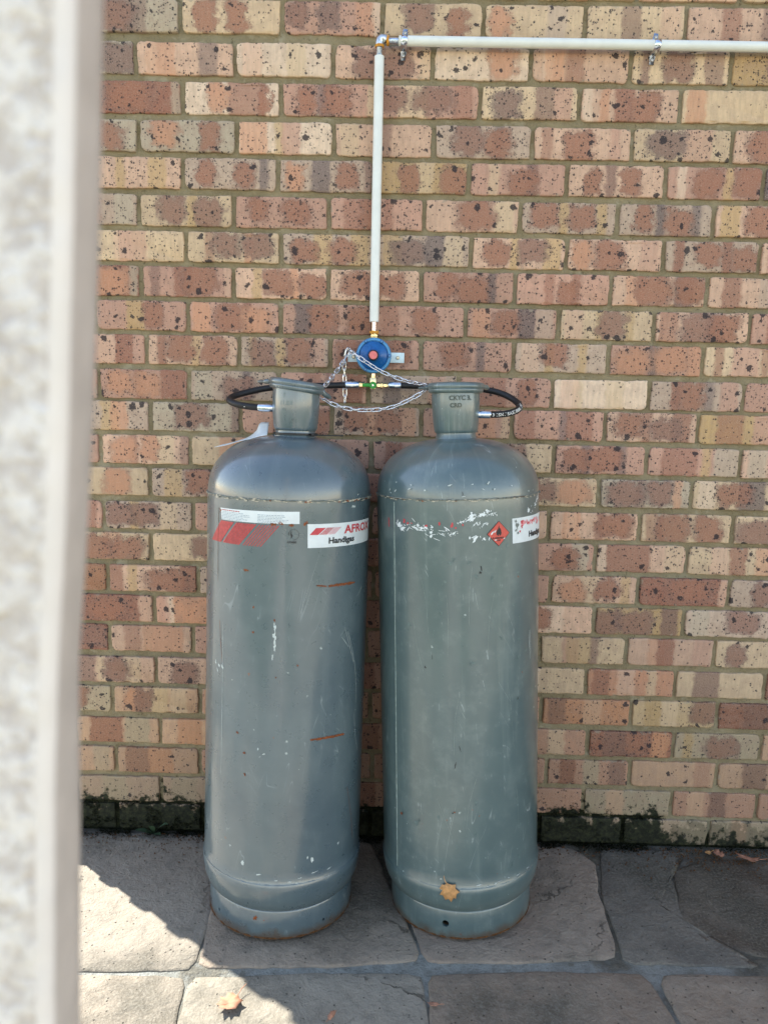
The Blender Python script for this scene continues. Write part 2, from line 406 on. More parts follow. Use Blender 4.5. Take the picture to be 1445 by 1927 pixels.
M['rustdark'] = plain('rust_dark', s2l((96, 66, 40)), .9, 0, .5, 300, .5, 500, .2)
M['chip'] = plain('paint_chip', s2l((196, 206, 202)), .7, 0, .15, 200)
M['paper'] = plain('sticker_white', s2l((222, 230, 230)), .38, 0, .06, 40)
M['red'] = plain('print_red', s2l((196, 66, 74)), .45, 0, .12, 80)
M['redfade'] = plain('print_red_faded', s2l((182, 70, 70)), .5, 0, .2, 120)
M['pinkstripe'] = plain('print_pink', s2l((226, 150, 155)), .45, 0, .1, 80)
M['ink'] = plain('print_black', s2l((28, 30, 34)), .5, 0, .1, 80)
M['inkgrey'] = plain('print_grey', s2l((130, 150, 160)), .6, 0, .1, 80)
M['diamond'] = plain('print_orange_red', s2l((205, 84, 72)), .45, 0, .12, 120)
M['pvc'] = plain('pipe_white', s2l((226, 230, 224)), .32, 0, .05, 25)
M['zinc'] = plain('zinc', (.70, .78, .88), .22, 1.0, .18, 90)
M['galv'] = plain('galvanised', (.62, .66, .68), .34, 1.0, .3, 120, .2, 300)
M['brass'] = plain('brass_plated', (.78, .66, .40), .26, 1.0, .15, 90)
M['copper'] = plain('copper_stub', (.82, .66, .58), .25, 1.0, .2, 90)
M['tape'] = plain('yellow_sealant', s2l((214, 150, 48)), .7, 0, .3, 200, .5, 400)
M['blue'] = plain('regulator_blue', s2l((20, 92, 158)), .28, 0, .12, 60)
M['bluerim_sheen'] = plain('regulator_rim_sheen', s2l((72, 148, 200)), .35, 0, .15, 90)  # paler blue carries the rim's reflected light in its colour
M['black'] = plain('black_plastic', s2l((20, 20, 22)), .45, 0, .2, 90)
M['rubber'] = plain('hose_rubber', s2l((26, 27, 29)), .5, 0, .25, 120, .25, 500)
M['hoseprint'] = plain('hose_print', s2l((215, 215, 210)), .6, 0, .05, 90)
M['redcap'] = plain('red_cap', s2l((228, 124, 122)), .5, 0, .15, 120)
M['green'] = plain('green_handle', s2l((18, 150, 48)), .38, 0, .1, 60)
M['plate'] = plain('bracket_zinc', s2l((216, 238, 244)), .4, 0, .08, 60)
M['screw'] = plain('screw_zinc', (.50, .47, .40), .35, 1.0, .2, 100)
M['chain'] = plain('chain_zinc', (.78, .81, .85), .25, .9, .12, 120)
M['leaf'] = plain('dry_leaf', s2l((198, 150, 98)), .7, 0, .3, 70, .3, 200, .25)
M['leafpink'] = plain('dry_leaf_pink', s2l((178, 130, 104)), .75, 0, .35, 70, .3, 200, .25)
M['leafpale'] = plain('dry_leaf_pale', s2l((172, 124, 98)), .7, 0, .2, 70, .3, 200, .25)
M['added_lawn'] = plain('added_lawn_grass', (.055, .075, .028), .9, 0, .5, 6, .6, 60, .2)
M['weed'] = plain('weed_green', s2l((62, 84, 58)), .6, 0, .3, 90)
M['moss'] = plain('moss_tufts', (.020, .024, .010), .95, 0, .6, 60, 0, 200, .1)

# ------------------------------------------------------------------ ground
rng = random.Random(11)
g_o = mesh('ground', [(-60, -60, -.0068), (60, -60, -.0068), (60, 30, -.0068), (-60, 30, -.0068)], [(0, 1, 2, 3)], M['ground'], None, False)
tag(g_o, None, None, None, 'structure')

lv, lfc = [], []  # unseen grass strips added behind the camera to band the cylinders' reflections
for x0, x1, y0, y1 in ((-30, -.95, -30, -2.15), (.10, .70, -30, -2.5), (2.8, 30, -30, -2.6), (.70, 2.8, -30, -7.5), (-.95, .10, -30, -9)):
    c0 = len(lv); lv += [(x0, y0, -.002), (x1, y0, -.002), (x1, y1, -.002), (x0, y1, -.002)]; lfc.append((c0, c0+1, c0+2, c0+3))
added_lawn = mesh('added_lawn', lv, lfc, M['added_lawn'], None, False); tag(added_lawn, None, None, None, 'structure')
def stone(poly, tint, seed, top=0.0):
    P = [Vector((x, y)) for x, y in poly]
    cc = sum(P, Vector((0, 0)))/len(P); P = [p+(p-cc).normalized()*.013 for p in P]
    for _ in range(1):                                        # corner rounding
        Q = []
        for i in range(len(P)):
            a, b = P[i], P[(i+1) % len(P)]; t_ = min(.25, .012/max(.01, (b-a).length)); Q += [a.lerp(b, t_), a.lerp(b, 1-t_)]
        P = Q
    # resample
    L = [(P[(i+1) % len(P)]-P[i]).length for i in range(len(P))]; tot = sum(L); n = max(28, int(tot/.028)); out = []
    for k in range(n):
        s = tot*k/n; i = 0
        while s > L[i]: s -= L[i]; i += 1
        out.append(P[i].lerp(P[(i+1) % len(P)], s/L[i]))
    r = random.Random(seed)
    out = [p+Vector((mnoise.noise(Vector((p.x*22, p.y*22, seed))), mnoise.noise(Vector((p.x*22, p.y*22, seed+9)))))*.0055 for p in out]
    c = sum(out, Vector((0, 0)))/n
    vs, fs = [], []
    tilt = (r.uniform(-.004, .004), r.uniform(-.004, .004))
    def zz(p, e): return top - e + .0022*mnoise.noise(Vector((p.x*9, p.y*9, seed))) + .0012*mnoise.noise(Vector((p.x*40, p.y*40, seed))) - .0025
    rings = [(1.0, None), (1.0, .0030), (.994, .0012), (.97, 0), (.8, 0), (.55, 0), (.28, 0)]
    for s, e in rings:
        for p in out:
            q = c+(p-c)*s; vs.append((q.x, q.y, -.03 if e is None else zz(q, e)))
    vs.append((c.x, c.y, zz(c, 0)))
    for k in range(len(rings)-1):
        for i in range(n):
            j = (i+1) % n; fs.append((k*n+i, k*n+j, (k+1)*n+j, (k+1)*n+i))
    k = len(rings)-1
    for i in range(n): fs.append((k*n+i, k*n+(i+1) % n, len(vs)-1))
    o = mesh('paving_stone', vs, fs, M['stone'], g_o)
    o['seed'] = float(seed*.37); o['tint'] = [float(t) for t in tint]
    return o
ST = [
 ([(-0.955,-0.022),(-0.825,-0.020),(-0.489,-0.024),(-0.43,-0.12),(-0.423,-0.279),(-0.417,-0.38),(-0.413,-0.495),(-0.59,-0.507),(-0.93,-0.514),(-.965,-.25)], (0.285,0.246,0.192)),
 ([(-0.462,-0.03),(-0.049,-0.03),(-0.003,-0.198),(0.037,-0.314),(0.073,-0.45),(-0.093,-0.47),(-0.344,-0.487),(-0.388,-0.485),(-0.398,-0.335),(-.41,-.13)], (0.314,0.250,0.184)),
 ([(0.0,-0.03),(0.25,-0.03),(0.50,-0.03),(0.548,-0.086),(0.522,-0.214),(0.518,-0.355),(0.508,-0.423),(0.28,-0.444),(0.102,-0.452),(0.07,-0.313)], (0.304,0.237,0.176)),
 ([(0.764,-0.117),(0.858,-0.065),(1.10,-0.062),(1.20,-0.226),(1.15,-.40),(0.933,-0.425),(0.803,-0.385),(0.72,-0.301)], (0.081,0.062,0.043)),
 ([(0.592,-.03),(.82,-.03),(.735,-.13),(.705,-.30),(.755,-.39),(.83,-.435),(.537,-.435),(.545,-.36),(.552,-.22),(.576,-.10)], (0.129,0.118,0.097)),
 ([(-0.93,-0.549),(-0.578,-0.539),(-0.423,-0.533),(-0.413,-0.651),(-0.406,-0.80),(-0.92,-0.80)], (0.304,0.256,0.195)),
 ([(-0.394,-0.534),(-0.135,-0.514),(0.075,-0.502),(0.081,-0.631),(0.083,-0.79),(-0.378,-0.80),(-0.386,-0.641)], (0.294,0.259,0.199)),
 ([(0.108,-0.504),(0.319,-0.489),(0.558,-0.482),(0.574,-0.61),(0.581,-0.78),(0.108,-0.79)], (0.257,0.197,0.141)),
 ([(0.603,-0.483),(0.776,-0.481),(1.12,-0.473),(1.12,-0.77),(0.611,-0.78)], (0.285,0.218,0.155)),
 ([(-1.5,-.0),(-1.0,.0),(-.99,-.25),(-.965,-.51),(-1.5,-.52)], (0.294,0.250,0.188)),
 ([(-1.5,-.555),(-.96,-.55),(-.95,-.80),(-1.5,-.81)], (0.285,0.250,0.188)),
 ([(1.16,-.06),(1.6,-.05),(1.6,-.45),(1.18,-.45),(1.23,-.23)], (0.266,0.214,0.155)),
 ([(-1.2,-.84),(-.62,-.83),(-.60,-1.3),(-1.2,-1.3)], (0.294,0.250,0.188)),
 ([(-.58,-.83),(-.1,-.83),(-.08,-1.3),(-.57,-1.3)], (0.276,0.242,0.179)),
 ([(-.06,-.82),(.45,-.82),(.46,-1.3),(-.05,-1.3)], (0.304,0.242,0.179)),
 ([(.48,-.81),(1.1,-.80),(1.1,-1.3),(.49,-1.3)], (0.266,0.214,0.163)),
]
for i, (pl, ti) in enumerate(ST): stone(pl, ti, i+3)

# ------------------------------------------------------------------ brick wall
CORNER = -1.006
wall = empty('brick_wall', (0, 0, 0))
tag(wall, 'tall mottled face-brick wall with olive mortar behind the two gas cylinders', 'brick wall')
def sheet(name, x0, x1, z0, z1, nx, nz, y, amp, mat):
    vs, fs = [], []
    for j in range(nz+1):
        for i in range(nx+1):
            x = x0+(x1-x0)*i/nx; z = z0+(z1-z0)*j/nz
            vs.append((x, y+amp*mnoise.noise(Vector((x*30, z*30, 2.0)))+amp*.7*mnoise.noise(Vector((x*7, z*7, 5.0))), z))
    for j in range(nz):
        for i in range(nx):
            a = j*(nx+1)+i; fs.append((a, a+1, a+nx+2, a+nx+1))
    return mesh(name, vs, fs, mat, wall)
TOPZ, RIGHT = 2.21, 1.47
sheet('mortar', CORNER+.011, RIGHT, -.03, TOPZ, 260, 240, .0066, .0030, M['mortar'])
bm = bmesh.new(); box(bm, (CORNER+.011, .014, -.05), (6.0, 4.0, 3.4))
bmobj('wall_core', bm, M['far_brick'], wall, False)
bm = bmesh.new(); box(bm, (RIGHT, .001, -.05), (6.0, .013, 3.4)); bmobj('wall_facing', bm, M['far_brick'], wall, False)
bm = bmesh.new(); box(bm, (CORNER, .001, TOPZ+.004), (RIGHT-.004, .013, 3.4)); bmobj('wall_facing', bm, M['far_brick'], wall, False)

# row: mean height of the course, perpends (m along the wall), look of each brick from the first perpend's left neighbour on
ROWS = [
 (2.0775,[-.528,-.289,-.055,.180,.416,.648],'sB26b44*3 cR22R52*1 pB12U42o82w91*3 cB33R72*1 cO12g72*1 cb42k82*2 kr42b82*2'),
 (1.9852,[-.636,-.401,-.169,.065,.295,.528,.762],'sU85*3 kw11o23u72*2 wk12c62*1 kB33B63c91*2 wO73*1 kw11o22r42c82*2 cb11B43b82*2 yB42*3'),
 (1.9000,[-.526,-.292,-.060,.179,.414,.651],'rR45s91*2 wO32r64R81*2 pR22u42R53c91*3 pB13c33B54r82*2 cU23b62p82*3 kw01o21r42R63*2 co12*0'),
 (1.8131,[-.634,-.398,-.166,.073,.308,.544,.780],'sR64*2 sO23R72*2 wo13y41p52o81*2 kc12b51*2 gB33R63u61*3 kr11R43p81*2 cU34p63*3 kR34*3'),
 (1.7298,[-.529,-.299,-.068,.160,.394,.630,.863],'ky31y72*3 gR22R62u81*3 gO12u42R72b91*3 yR32c52R83*2 pc21R53b61*2 kR22b41R62*2 pw11R43y61R83*1 uR43*2'),
 (1.6442,[-.638,-.407,-.175,.055,.288,.522,.752],'gO43s82*3 cB33y51B73*2 pR22R63*3 pr22R42r61*3 kR54c82*1 gR23y41R63y81*3 gR22u41R63u81*2 ky12R43*2'),
 (1.5602,[-.525,-.292,-.061,.172,.404,.639,.871],'ck32p43*2 cr21B43o61B73*2 gR23y42R63y82*3 gy12U34u62c82*3 kR23y41B63y82*2 kO12R43p82*2 gr11R43r61R83*2 kr12*2'),
 (1.4771,[-.638,-.409,-.175,.054,.283,.517,.752],'rO65s91*2 pb11r42R64k91*2 ky21R43o61R83*2 kR34R64*3 pR22R54u71*2 pr31r61R52*2 ko22R44u72R83*2 kr22g62*2'),
 (1.3932,[-.523,-.292,-.062,.166,.395,.630,.864],'py42R62p82*2 po12R44r61O73*2 pu22R43R83*3 pr12R53*2 po12R43u62g82*3 ck12y41B53y71g91*2 kr12B44u62R73*3 pr22*2'),
 (1.3110,[-.629,-.397,-.169,.058,.288,.523,.757],'pr72k52*2 kr11R33y51R73*2 gy11B23y41R63p82*3 pR24R73*2 pR33u61*3 gk12y31R43y71k83*2 pO24u41O64o92*2 cr11p43r61*2'),
 (1.2254,[-.753,-.524,-.297,-.071,.154,.389,.630,.865],'pr43*2 pO23r41O53r83*2 gs12B54u61*3 pr32b51r82*2 gu22p72*3 pr33R72*2 wc21c62k12*0 gr21R43u61p82*2 pb43*3'),
 (1.1450,[-.624,-.394,-.163,.064,.293,.526,.758],'gy52o62*3 sB44b91*3 pr42R83*2 gR23o42R63o82*3 pb42o72c91*2 pr12u51r73*3 kR23r41B63r82*3 yr33p73*1'),
 (1.0598,[-.755,-.523,-.292,-.061,.171,.402,.637,.873],'pr72*2 kO23r31O52c72b91*2 co43*1 pR43*2 pr22*2 co32B53*2 pR23u31R54u71*2 pr34y61s83*2 ks12*2'),
 (0.9762,[-.629,-.398,-.168,.062,.292,.522,.758],'cO63*0 gy22R53b82*3 pR44*2 pr42*2 kr42*2 cB33O74*1 sB24b41B63o81*3 cw12R44u63*3'),
 (0.8886,[-.753,-.519,-.289,-.060,.170,.399,.632,.871],'pr82*1 gB13y31B43c72B83*3 pB32*3 pr42*2 pr42*2 kb42*2 kw21o22r51R74*2 cr12R34R73*1 cB25*1'),
 (0.8059,[-.631,-.400,-.169,.062,.293,.524,.760],'co52R34R74*2 cB64*1 pr42*2 pr42*2 kr42*2 pR63s82*2 kr35c82w01*2 ck32r52o82*2'),
 (0.7203,[-.749,-.510,-.279,-.049,.182,.413,.641,.876],'yr83*2 kr02y21R65r93*2 gb22*2 pr42*2 pr42*2 pr62*2 kO23c42R63y81*2 rR55k91*3 gB32*2'),
 (0.6372,[-.627,-.395,-.163,.069,.301,.533,.767],'rR45k92*2 ow11p02*2 pr42*2 pr42*2 kr42*2 kw52R33*1 yB13B44b82*2 gs12B64*2'),
 (0.5548,[-.749,-.526,-.296,-.066,.164,.394,.623,.855],'rB83*3 kr22s41o65y91*1 pr32*2 pr42*2 pr42*2 pr42*2 cp32y43b61*1 ko32r42p82*0 cB22*1'),
 (0.4672,[-.627,-.397,-.167,.062,.292,.522,.758,.996],'kb13c31B53c72*2 kB33B83*3 pr42*2 pr42*2 kr42*2 cw32*1 or12k42c71b82*1 cb33*0 rR43*2'),
 (0.3828,[-.747,-.510,-.280,-.051,.179,.408,.648,.877],'sR54*2 kO22B32c52w72*1 pr42*2 pr42*2 pr42*2 pr72*2 ob12k52*2 cy22w42B83*1 rb43*1'),
 (0.2939,[-.620,-.388,-.157,.075,.306,.538,.768,1.003],'kr34s73*1 ko33b72*1 pr42*2 pr42*2 kr42*2 pr22w62*1 rb34R53o82*3 sy11B54*1 kr43*1'),
 (0.2080,[-.744,-.513,-.278,-.042,.195,.431,.658,.893],'ko33s82*1 kr23o53*1 pr42*2 pr42*2 pr42*2 pr42*2 pr22s52b82*2 kp82*0 kb43*1'),
 (0.1224,[-.622,-.390,-.158,.074,.305,.537,.778,1.009],'gs43*1 gs23*1 pr42*2 pr42*2 gs42*2 pb22*1 sk32*1 pk22b52*1 pb43*1'),
 (0.0395,[-.746,-.511,-.278,-.045,.188,.421,.649,.885],'gs43*1 gs23*1 gs42*1 gs42*1 gs42*1 gs42*1 gs32*1 sg52*1 sk32*0'),
]
# two courses above the frame
ROWS = [(2.1620, [-.640, -.405, -.171, .064, .298, .532, .766], 'cB33*1 kR33*2 pr42*2 cR42*1 kr22*2 co42*1 kc42*1 cr32*1')] + ROWS
BH = .0718
def brick_variant(seed, mat):
    r = random.Random(seed); L, H, D = .2195, BH, .060
    nx, nz = 26, 9
    per = [(-.5+i/nx, -.5) for i in range(nx)] + [(.5, -.5+i/nz) for i in range(nz)] + [(.5-i/nx, .5) for i in range(nx)] + [(-.5, .5-i/nz) for i in range(nz)]
    n = len(per); vs, fs = [], []
    cr = [r.uniform(.0015, .005) if r.random() > .25 else r.uniform(.006, .013) for _ in range(4)]
    def base(a, b):
        x, z = a*L, b*H
        q = (0 if x < 0 else 1) + (0 if z < 0 else 2); c = cr[q]
        dx, dz = L/2-abs(x), H/2-abs(z)
        if dx < c and dz < c:                                  # round the corner
            vx, vz = c-dx, c-dz; l = math.hypot(vx, vz)
            if l > c: x = math.copysign(L/2-c+vx/l*c, x); z = math.copysign(H/2-c+vz/l*c, z)
        return x, z
    def jit(x, z, k, am):
        return am*mnoise.noise(Vector((x*95, z*95, seed*3.7+k))) + am*.8*mnoise.noise(Vector((x*22, z*22, seed*1.3+k)))
    chips = [(r.uniform(-.5, .5)*L, math.copysign(H/2, r.uniform(-1, 1)), r.uniform(.004, .010)) for _ in range(r.choice((2, 3, 4, 5)))]
    for ring, (ins, y) in enumerate(((0, D), (0, .0026), (.0004, .0010), (.0014, .0001), (.005, -.0002))):
        for a, b in per:
            x, z = base(a, b)
            sx = math.copysign(1, x); sz = math.copysign(1, z)
            x -= ins*x/(L/2); z -= ins*z/(H/2)
            ex = jit(x, z, 0, .0022); ez = jit(x, z, 7, .0022)
            yy = y
            for cx, cz, crd in chips:
                d = math.hypot(x-cx, z-cz)
                if d < crd and ring >= 2: yy += (crd-d)*.7
            if ring == 4: yy += .0006*mnoise.noise(Vector((x*20, z*20, seed)))
            vs.append((x+ex, yy, z+ez))
    for k in range(4):
        for i in range(n):
            j = (i+1) % n; fs.append((k*n+i, k*n+j, (k+1)*n+j, (k+1)*n+i))
    fs.append(tuple(range(4*n, 5*n)))
    me = bpy.data.meshes.new('brick'); me.from_pydata(vs, [], fs); me.update(); me.materials.append(mat)
    me.polygons.foreach_set('use_smooth', [True]*len(me.polygons)); me.set_sharp_from_angle(angle=R(50))
    return me
VAR = [brick_variant(s, M['brick']) for s in range(1, 15)]; VARM = [brick_variant(s, M['brick_mossy']) for s in range(15, 21)]
def style(o, code, r, zc):
    code, sp = code.split('*')
    base = code[0]; toks = [code[i:i+3] for i in range(1, len(code), 3)]
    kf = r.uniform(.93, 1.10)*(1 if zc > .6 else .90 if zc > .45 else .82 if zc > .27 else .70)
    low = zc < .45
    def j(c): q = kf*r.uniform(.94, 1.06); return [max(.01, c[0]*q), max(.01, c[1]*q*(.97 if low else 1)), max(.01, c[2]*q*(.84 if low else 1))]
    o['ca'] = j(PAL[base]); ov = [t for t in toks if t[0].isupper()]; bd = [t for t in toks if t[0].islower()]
    for i in range(2):
        if i < len(ov):
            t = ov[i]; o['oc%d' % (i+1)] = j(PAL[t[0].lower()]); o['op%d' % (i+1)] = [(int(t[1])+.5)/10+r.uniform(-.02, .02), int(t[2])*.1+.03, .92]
        else: o['oc%d' % (i+1)] = [.1, .1, .1]; o['op%d' % (i+1)] = [.5, .1, 0.0]
    for i in range(3):
        if i < len(bd):
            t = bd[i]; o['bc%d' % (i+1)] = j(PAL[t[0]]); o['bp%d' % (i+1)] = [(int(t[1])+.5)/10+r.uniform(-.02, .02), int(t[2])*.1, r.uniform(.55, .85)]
        else: o['bc%d' % (i+1)] = [.1, .1, .1]; o['bp%d' % (i+1)] = [.5, .1, 0.0]
    o['oz'] = [r.uniform(.40, .60), r.uniform(.40, .60), r.uniform(1.7, 2.3)]
    o['spots'] = float(int(sp)); o['seed'] = r.uniform(0, 40)
RC = ['kR23R63*2', 'pr42*2', 'cB33B73*2', 'gR33y61*3', 'ko22r62*1', 'cw32*1', 'pR24R64*2', 'kr22c62*2']
br = random.Random(5)
for zc, js, codes in ROWS:
    codes = codes.split(); js = list(js)
    # carry the bond on to the corner and to the right
    while js[-1] < RIGHT-.05: js.append(js[-1]+.233); codes.append(br.choice(RC))
    n_codes = len(codes)
    left = js[0]; first = True
    while left > CORNER+.02:
        left -= .233; js.insert(0, left)
        if not first: codes.insert(0, br.choice(RC))
        first = False
    edges = js
    # brick i lies between edges[i] and edges[i+1]; codes[k] belongs to the brick right of edges[k]
    for i in range(len(edges)-1):
        x0 = max(edges[i]+.0056, CORNER+br.uniform(-.0045, .004)) if edges[i] < CORNER+.03 else edges[i]+.0056
        x1 = min(edges[i+1]-.0056, RIGHT-.002)
        if x1-x0 < .025: continue
        o = link(bpy.data.objects.new('brick', br.choice(VAR if zc > .17 else VARM))); o.parent = wall
        L = x1-x0
        o.location = ((x0+x1)/2, br.uniform(-.0025, .0012), zc+br.uniform(-.0008, .0008))
        o.scale = (L/.2195, 1, br.uniform(.985, 1.015)); o.rotation_euler = (br.uniform(-.006, .006), br.uniform(-.003, .003), br.uniform(-.006, .006))
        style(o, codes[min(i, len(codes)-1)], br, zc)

# ------------------------------------------------------------------ gas cylinders
def cyl_frame(base, lean):
    a = Vector((lean[0], lean[1], 1)).normalized(); e1 = (Vector((1, 0, 0))-a*a.x).normalized(); e2 = a.cross(e1)
    return Matrix(((e1.x, e2.x, a.x, base[0]), (e1.y, e2.y, a.y, base[1]), (e1.z, e2.z, a.z, 0.0), (0, 0, 0, 1)))
def cpt(th, z, r): return Vector((r*math.sin(R(th)), -r*math.cos(R(th)), z))
RB = .1855
def patch(name, cyl, c4, mat, off=.0006, nu=24, nv=2):
    """curved quad on the shell: corners TL TR BR BL in (degrees, height)"""
    vs, fs = [], []
    for j in range(nv+1):
        for i in range(nu+1):
            s, t = i/nu, j/nv
            a = [c4[0][k]*(1-s)*(1-t)+c4[1][k]*s*(1-t)+c4[2][k]*s*t+c4[3][k]*(1-s)*t for k in (0, 1)]
            vs.append(cpt(a[0], a[1], RB+off))
    for j in range(nv):
        for i in range(nu):
            a = j*(nu+1)+i; fs.append((a, a+nu+1, a+nu+2, a+1))
    return mesh(name, vs, fs, mat, cyl)
def curved_text(name, parent, body, th0, z0, size, mat, off=.0009, sx=1.0, bold=0.0, slope=0.0, rad=RB):
    vs, fs = text_mesh(body, size, bold, sx)
    k = math.degrees(1/rad)
    return mesh(name, [cpt(th0+x*k, z0+y+slope*x, rad+off) for x, y in vs], fs, mat, parent, False)
def blobs(name, cyl, items, mat, seed, off=.0006, rad=RB):
    """ragged flat flakes: items = (theta, z, half width m, half height m, turn)"""
    if name in ('rust_spots', 'paint_chips', 'dark_spots', 'red_smear', 'scraped_patch') and len(items) > 1:
        for q, it_ in enumerate(items): blobs(name[:-1] if name.endswith('s') else name, cyl, [it_], mat, seed+q*.37, off, rad)
        return
    r = random.Random(seed); vs, fs = [], []
    for th, z, hw, hh, turn in items:
        n = 22; c = len(vs); vs.append(cpt(th, z, rad+off)); ph = r.uniform(0, 50)
        for k in range(n):
            a = 2*math.pi*k/n
            m = .70+.80*mnoise.noise(Vector((math.cos(a)*1.7+ph, math.sin(a)*1.7, seed)))+.28*mnoise.noise(Vector((math.cos(a)*5+ph, math.sin(a)*5, seed)))
            dx, dz = math.cos(a)*hw*m, math.sin(a)*hh*m
            dx, dz = dx*math.cos(turn)-dz*math.sin(turn), dx*math.sin(turn)+dz*math.cos(turn)
            vs.append(cpt(th+math.degrees(dx/rad), z+dz, rad+off))
        for k in range(n): fs.append((c, c+1+k, c+1+(k+1) % n))
    o = mesh(name, vs, fs, mat, cyl)
    if len(items) > 1: o['kind'] = 'stuff'
    return o
def streak(name, cyl, path, width, mat, seed, off=.0006):
    """ragged ribbon along (theta, z) points"""
    P = catmull([Vector((a*math.pi/180*RB, z, 0)) for a, z in path], 14); vs, fs = [], []
    for i, p in enumerate(P):
        d = (P[min(i+1, len(P)-1)]-P[max(0, i-1)]).normalized(); nrm = Vector((-d.y, d.x, 0))
        t = i/(len(P)-1); w_ = width*(.35+.65*math.sin(math.pi*min(1, max(0, t)))**.35)*(.75+.6*mnoise.noise(Vector((t*26, seed, 1.5)))) if 0 < t < 1 else 0
        w2 = width*(.75+.6*mnoise.noise(Vector((t*26, seed, 9.5)))) if 0 < t < 1 else 0
        for q in (p+nrm*w_*.5, p-nrm*w2*.5): vs.append(cpt(math.degrees(q.x/RB), q.y, RB+off))
    for i in range(len(P)-1): fs.append((2*i, 2*i+1, 2*i+3, 2*i+2))
    return mesh(name, vs, fs, mat, cyl)

def gas_cylinder(base, lean, useam, dome, lseam, footr, paint, holes, guard):
    c = empty('gas_cylinder', mw=cyl_frame(base, lean))
    # shell: bottom knuckle, barrel, crown
    prof = [(.12, .050), (footr-.018, .055), (footr-.0045, .0655)]
    for k in range(1, 9):
        a = k/8; prof.append((footr-.0045+(RB-footr+.0075)*math.sin(a*math.pi/2), .0655+(lseam-.0675)*(1-math.cos(a*math.pi/2))))
    prof += [(RB, lseam+.002+(useam-lseam-.004)*k/30) for k in range(31)]
    hd = dome-useam
    for k in range(1, 29):
        t = k/28*math.pi/2
        prof.append((max(.045, (RB-.0006)*max(0, math.cos(t))**.80), useam+hd*math.sin(t)**.90))
    bm = bmesh.new(); lathe(bm, prof, 144)
    body = bmobj('body', bm, paint, c)
    # gentle knocks in the sheet
    for v in body.data.vertices:
        if v.co.z < dome-.02:
            d = Vector((v.co.x, v.co.y, 0)); k = .0007*mnoise.noise(v.co*6+Vector((base[0]*50, 0, 0)))
            if d.length > .05: v.co += d.normalized()*k
    # weld beads
    for z, rr, sc_ in ((useam, .0021, 1.0), (lseam, .0016, .7)):
        bm = bmesh.new(); n = 300
        tube(bm, [cpt(360*k/n, z+.0010*mnoise.noise(Vector((k*.35, z, 1))), RB+.0004) for k in range(n)],
             [rr*(.75+.5*abs(mnoise.noise(Vector((k*.9, z*7, 3))))) for k in range(n)], 8, True)
        bmobj('weld_bead', bm, M['weld'] if z == useam else paint, c)
    # foot ring with drilled holes
    bm = bmesh.new(); rg = lathe(bm, [(footr, .0), (footr+.0008, .002), (footr, .0615), (footr-.0018, .0650), (footr-.005, .0660), (footr-.007, .062), (footr-.007, .002), (footr-.006, .0), (footr, .0)], 144)
    bmesh.ops.remove_doubles(bm, verts=bm.verts, dist=1e-6)
    fr = bmobj('foot_ring', bm, paint, c)
    cutters = []
    for th, z, r_ in holes:
        b2 = bmesh.new(); solid(b2, [(r_, -.03), (r_, .03)], 20, 'y'); ct = bmobj('cutter', b2, paint, None, False)
        ct.matrix_world = c.matrix_world @ Matrix.Translation(cpt(th, z, footr)) @ Matrix.Rotation(R(th), 4, 'Z'); cutters.append(ct)
        md = fr.modifiers.new('b', 'BOOLEAN'); md.object = ct; md.operation = 'DIFFERENCE'; md.solver = 'EXACT'
    if cutters:
        dg = bpy.context.evaluated_depsgraph_get(); dg.update()
        me = bpy.data.meshes.new_from_object(fr.evaluated_get(dg)); fr.modifiers.clear(); old = fr.data; fr.data = me; bpy.data.meshes.remove(old)
        for ct in cutters: bpy.data.objects.remove(ct)
    bm = bmesh.new(); n = 220
    tube(bm, [cpt(360*k/n, .0015, footr-.002) for k in range(n)], [.0035+.0018*mnoise.noise(Vector((k*.4, 4, base[0]))) for k in range(n)], 6, True)
    bmobj('rusty_rim', bm, M['rustdark'], c)
    # neck and valve
    gx = guard['dx']; gy = guard.get('dy', 0); zt = guard['top']
    bm = bmesh.new(); lathe(bm, [(.053, dome-.012), (.0490, dome-.004), (.0455, dome+.002), (.0455, dome+.016), (.0475, dome+.022)], 64, origin=(gx, gy, 0))
    bmobj('neck', bm, paint, c)
    bm = bmesh.new()
    solid(bm, [(.016, dome-.004), (.016, dome+.02), (.012, dome+.024), (.012, dome+.07), (.014, dome+.072), (.014, dome+.085)], 20, origin=(gx, gy, 0))
    solid(bm, [(.009, -.035), (.009, .035)], 16, 'x', (gx, gy, dome+.052)); bmobj('valve', bm, M['brass'], c)
    # front half-shell guard, hammered from plate and open at the back
    rb, rtp = guard['rb'], guard['rt']; a0, a1 = guard['arc']; zb = dome+.018
    prof = []
    N = 14
    for k in range(N+1):
        t = k/N; prof.append((rb+(rtp-rb)*t+.002*math.sin(t*math.pi), zb+(zt-.016-zb)*t))
    prof = [(rb-.0035, zb-.0075), (rb-.0012, zb-.0045)] + prof
    full = prof + [(r_-.004, h) for r_, h in reversed(prof)]
    bm = bmesh.new(); rg = lathe(bm, full, 40, arc=(R(a0), R(a1)), origin=(gx, gy, 0))
    for col in (0, -1): bm.faces.new([row[col] for row in rg])
    gd = bmobj('valve_guard', bm, paint, c)
    # rolled lip with ears
    pts, rad = [], []
    for k in range(41):
        a = a0-6+(a1-a0+12)*k/40; pts.append(Vector((gx, gy, 0))+cpt(a, zt-.008+guard['slope']*math.sin(R(a))*-rtp, rtp+.002)); rad.append(.0088)
    lead = [Vector(p) for p in guard['earL']]; tail = [Vector(p) for p in guard['earR']]
    pts = lead+pts+tail; rad = [.003, .006][:len(lead)] + rad + [.006, .003][-len(tail):]
    bm = bmesh.new(); tube(bm, catmull(pts, 3), [rad[min(len(rad)-1, i//3)] for i in range(3*(len(pts)-1)+1)], 12)
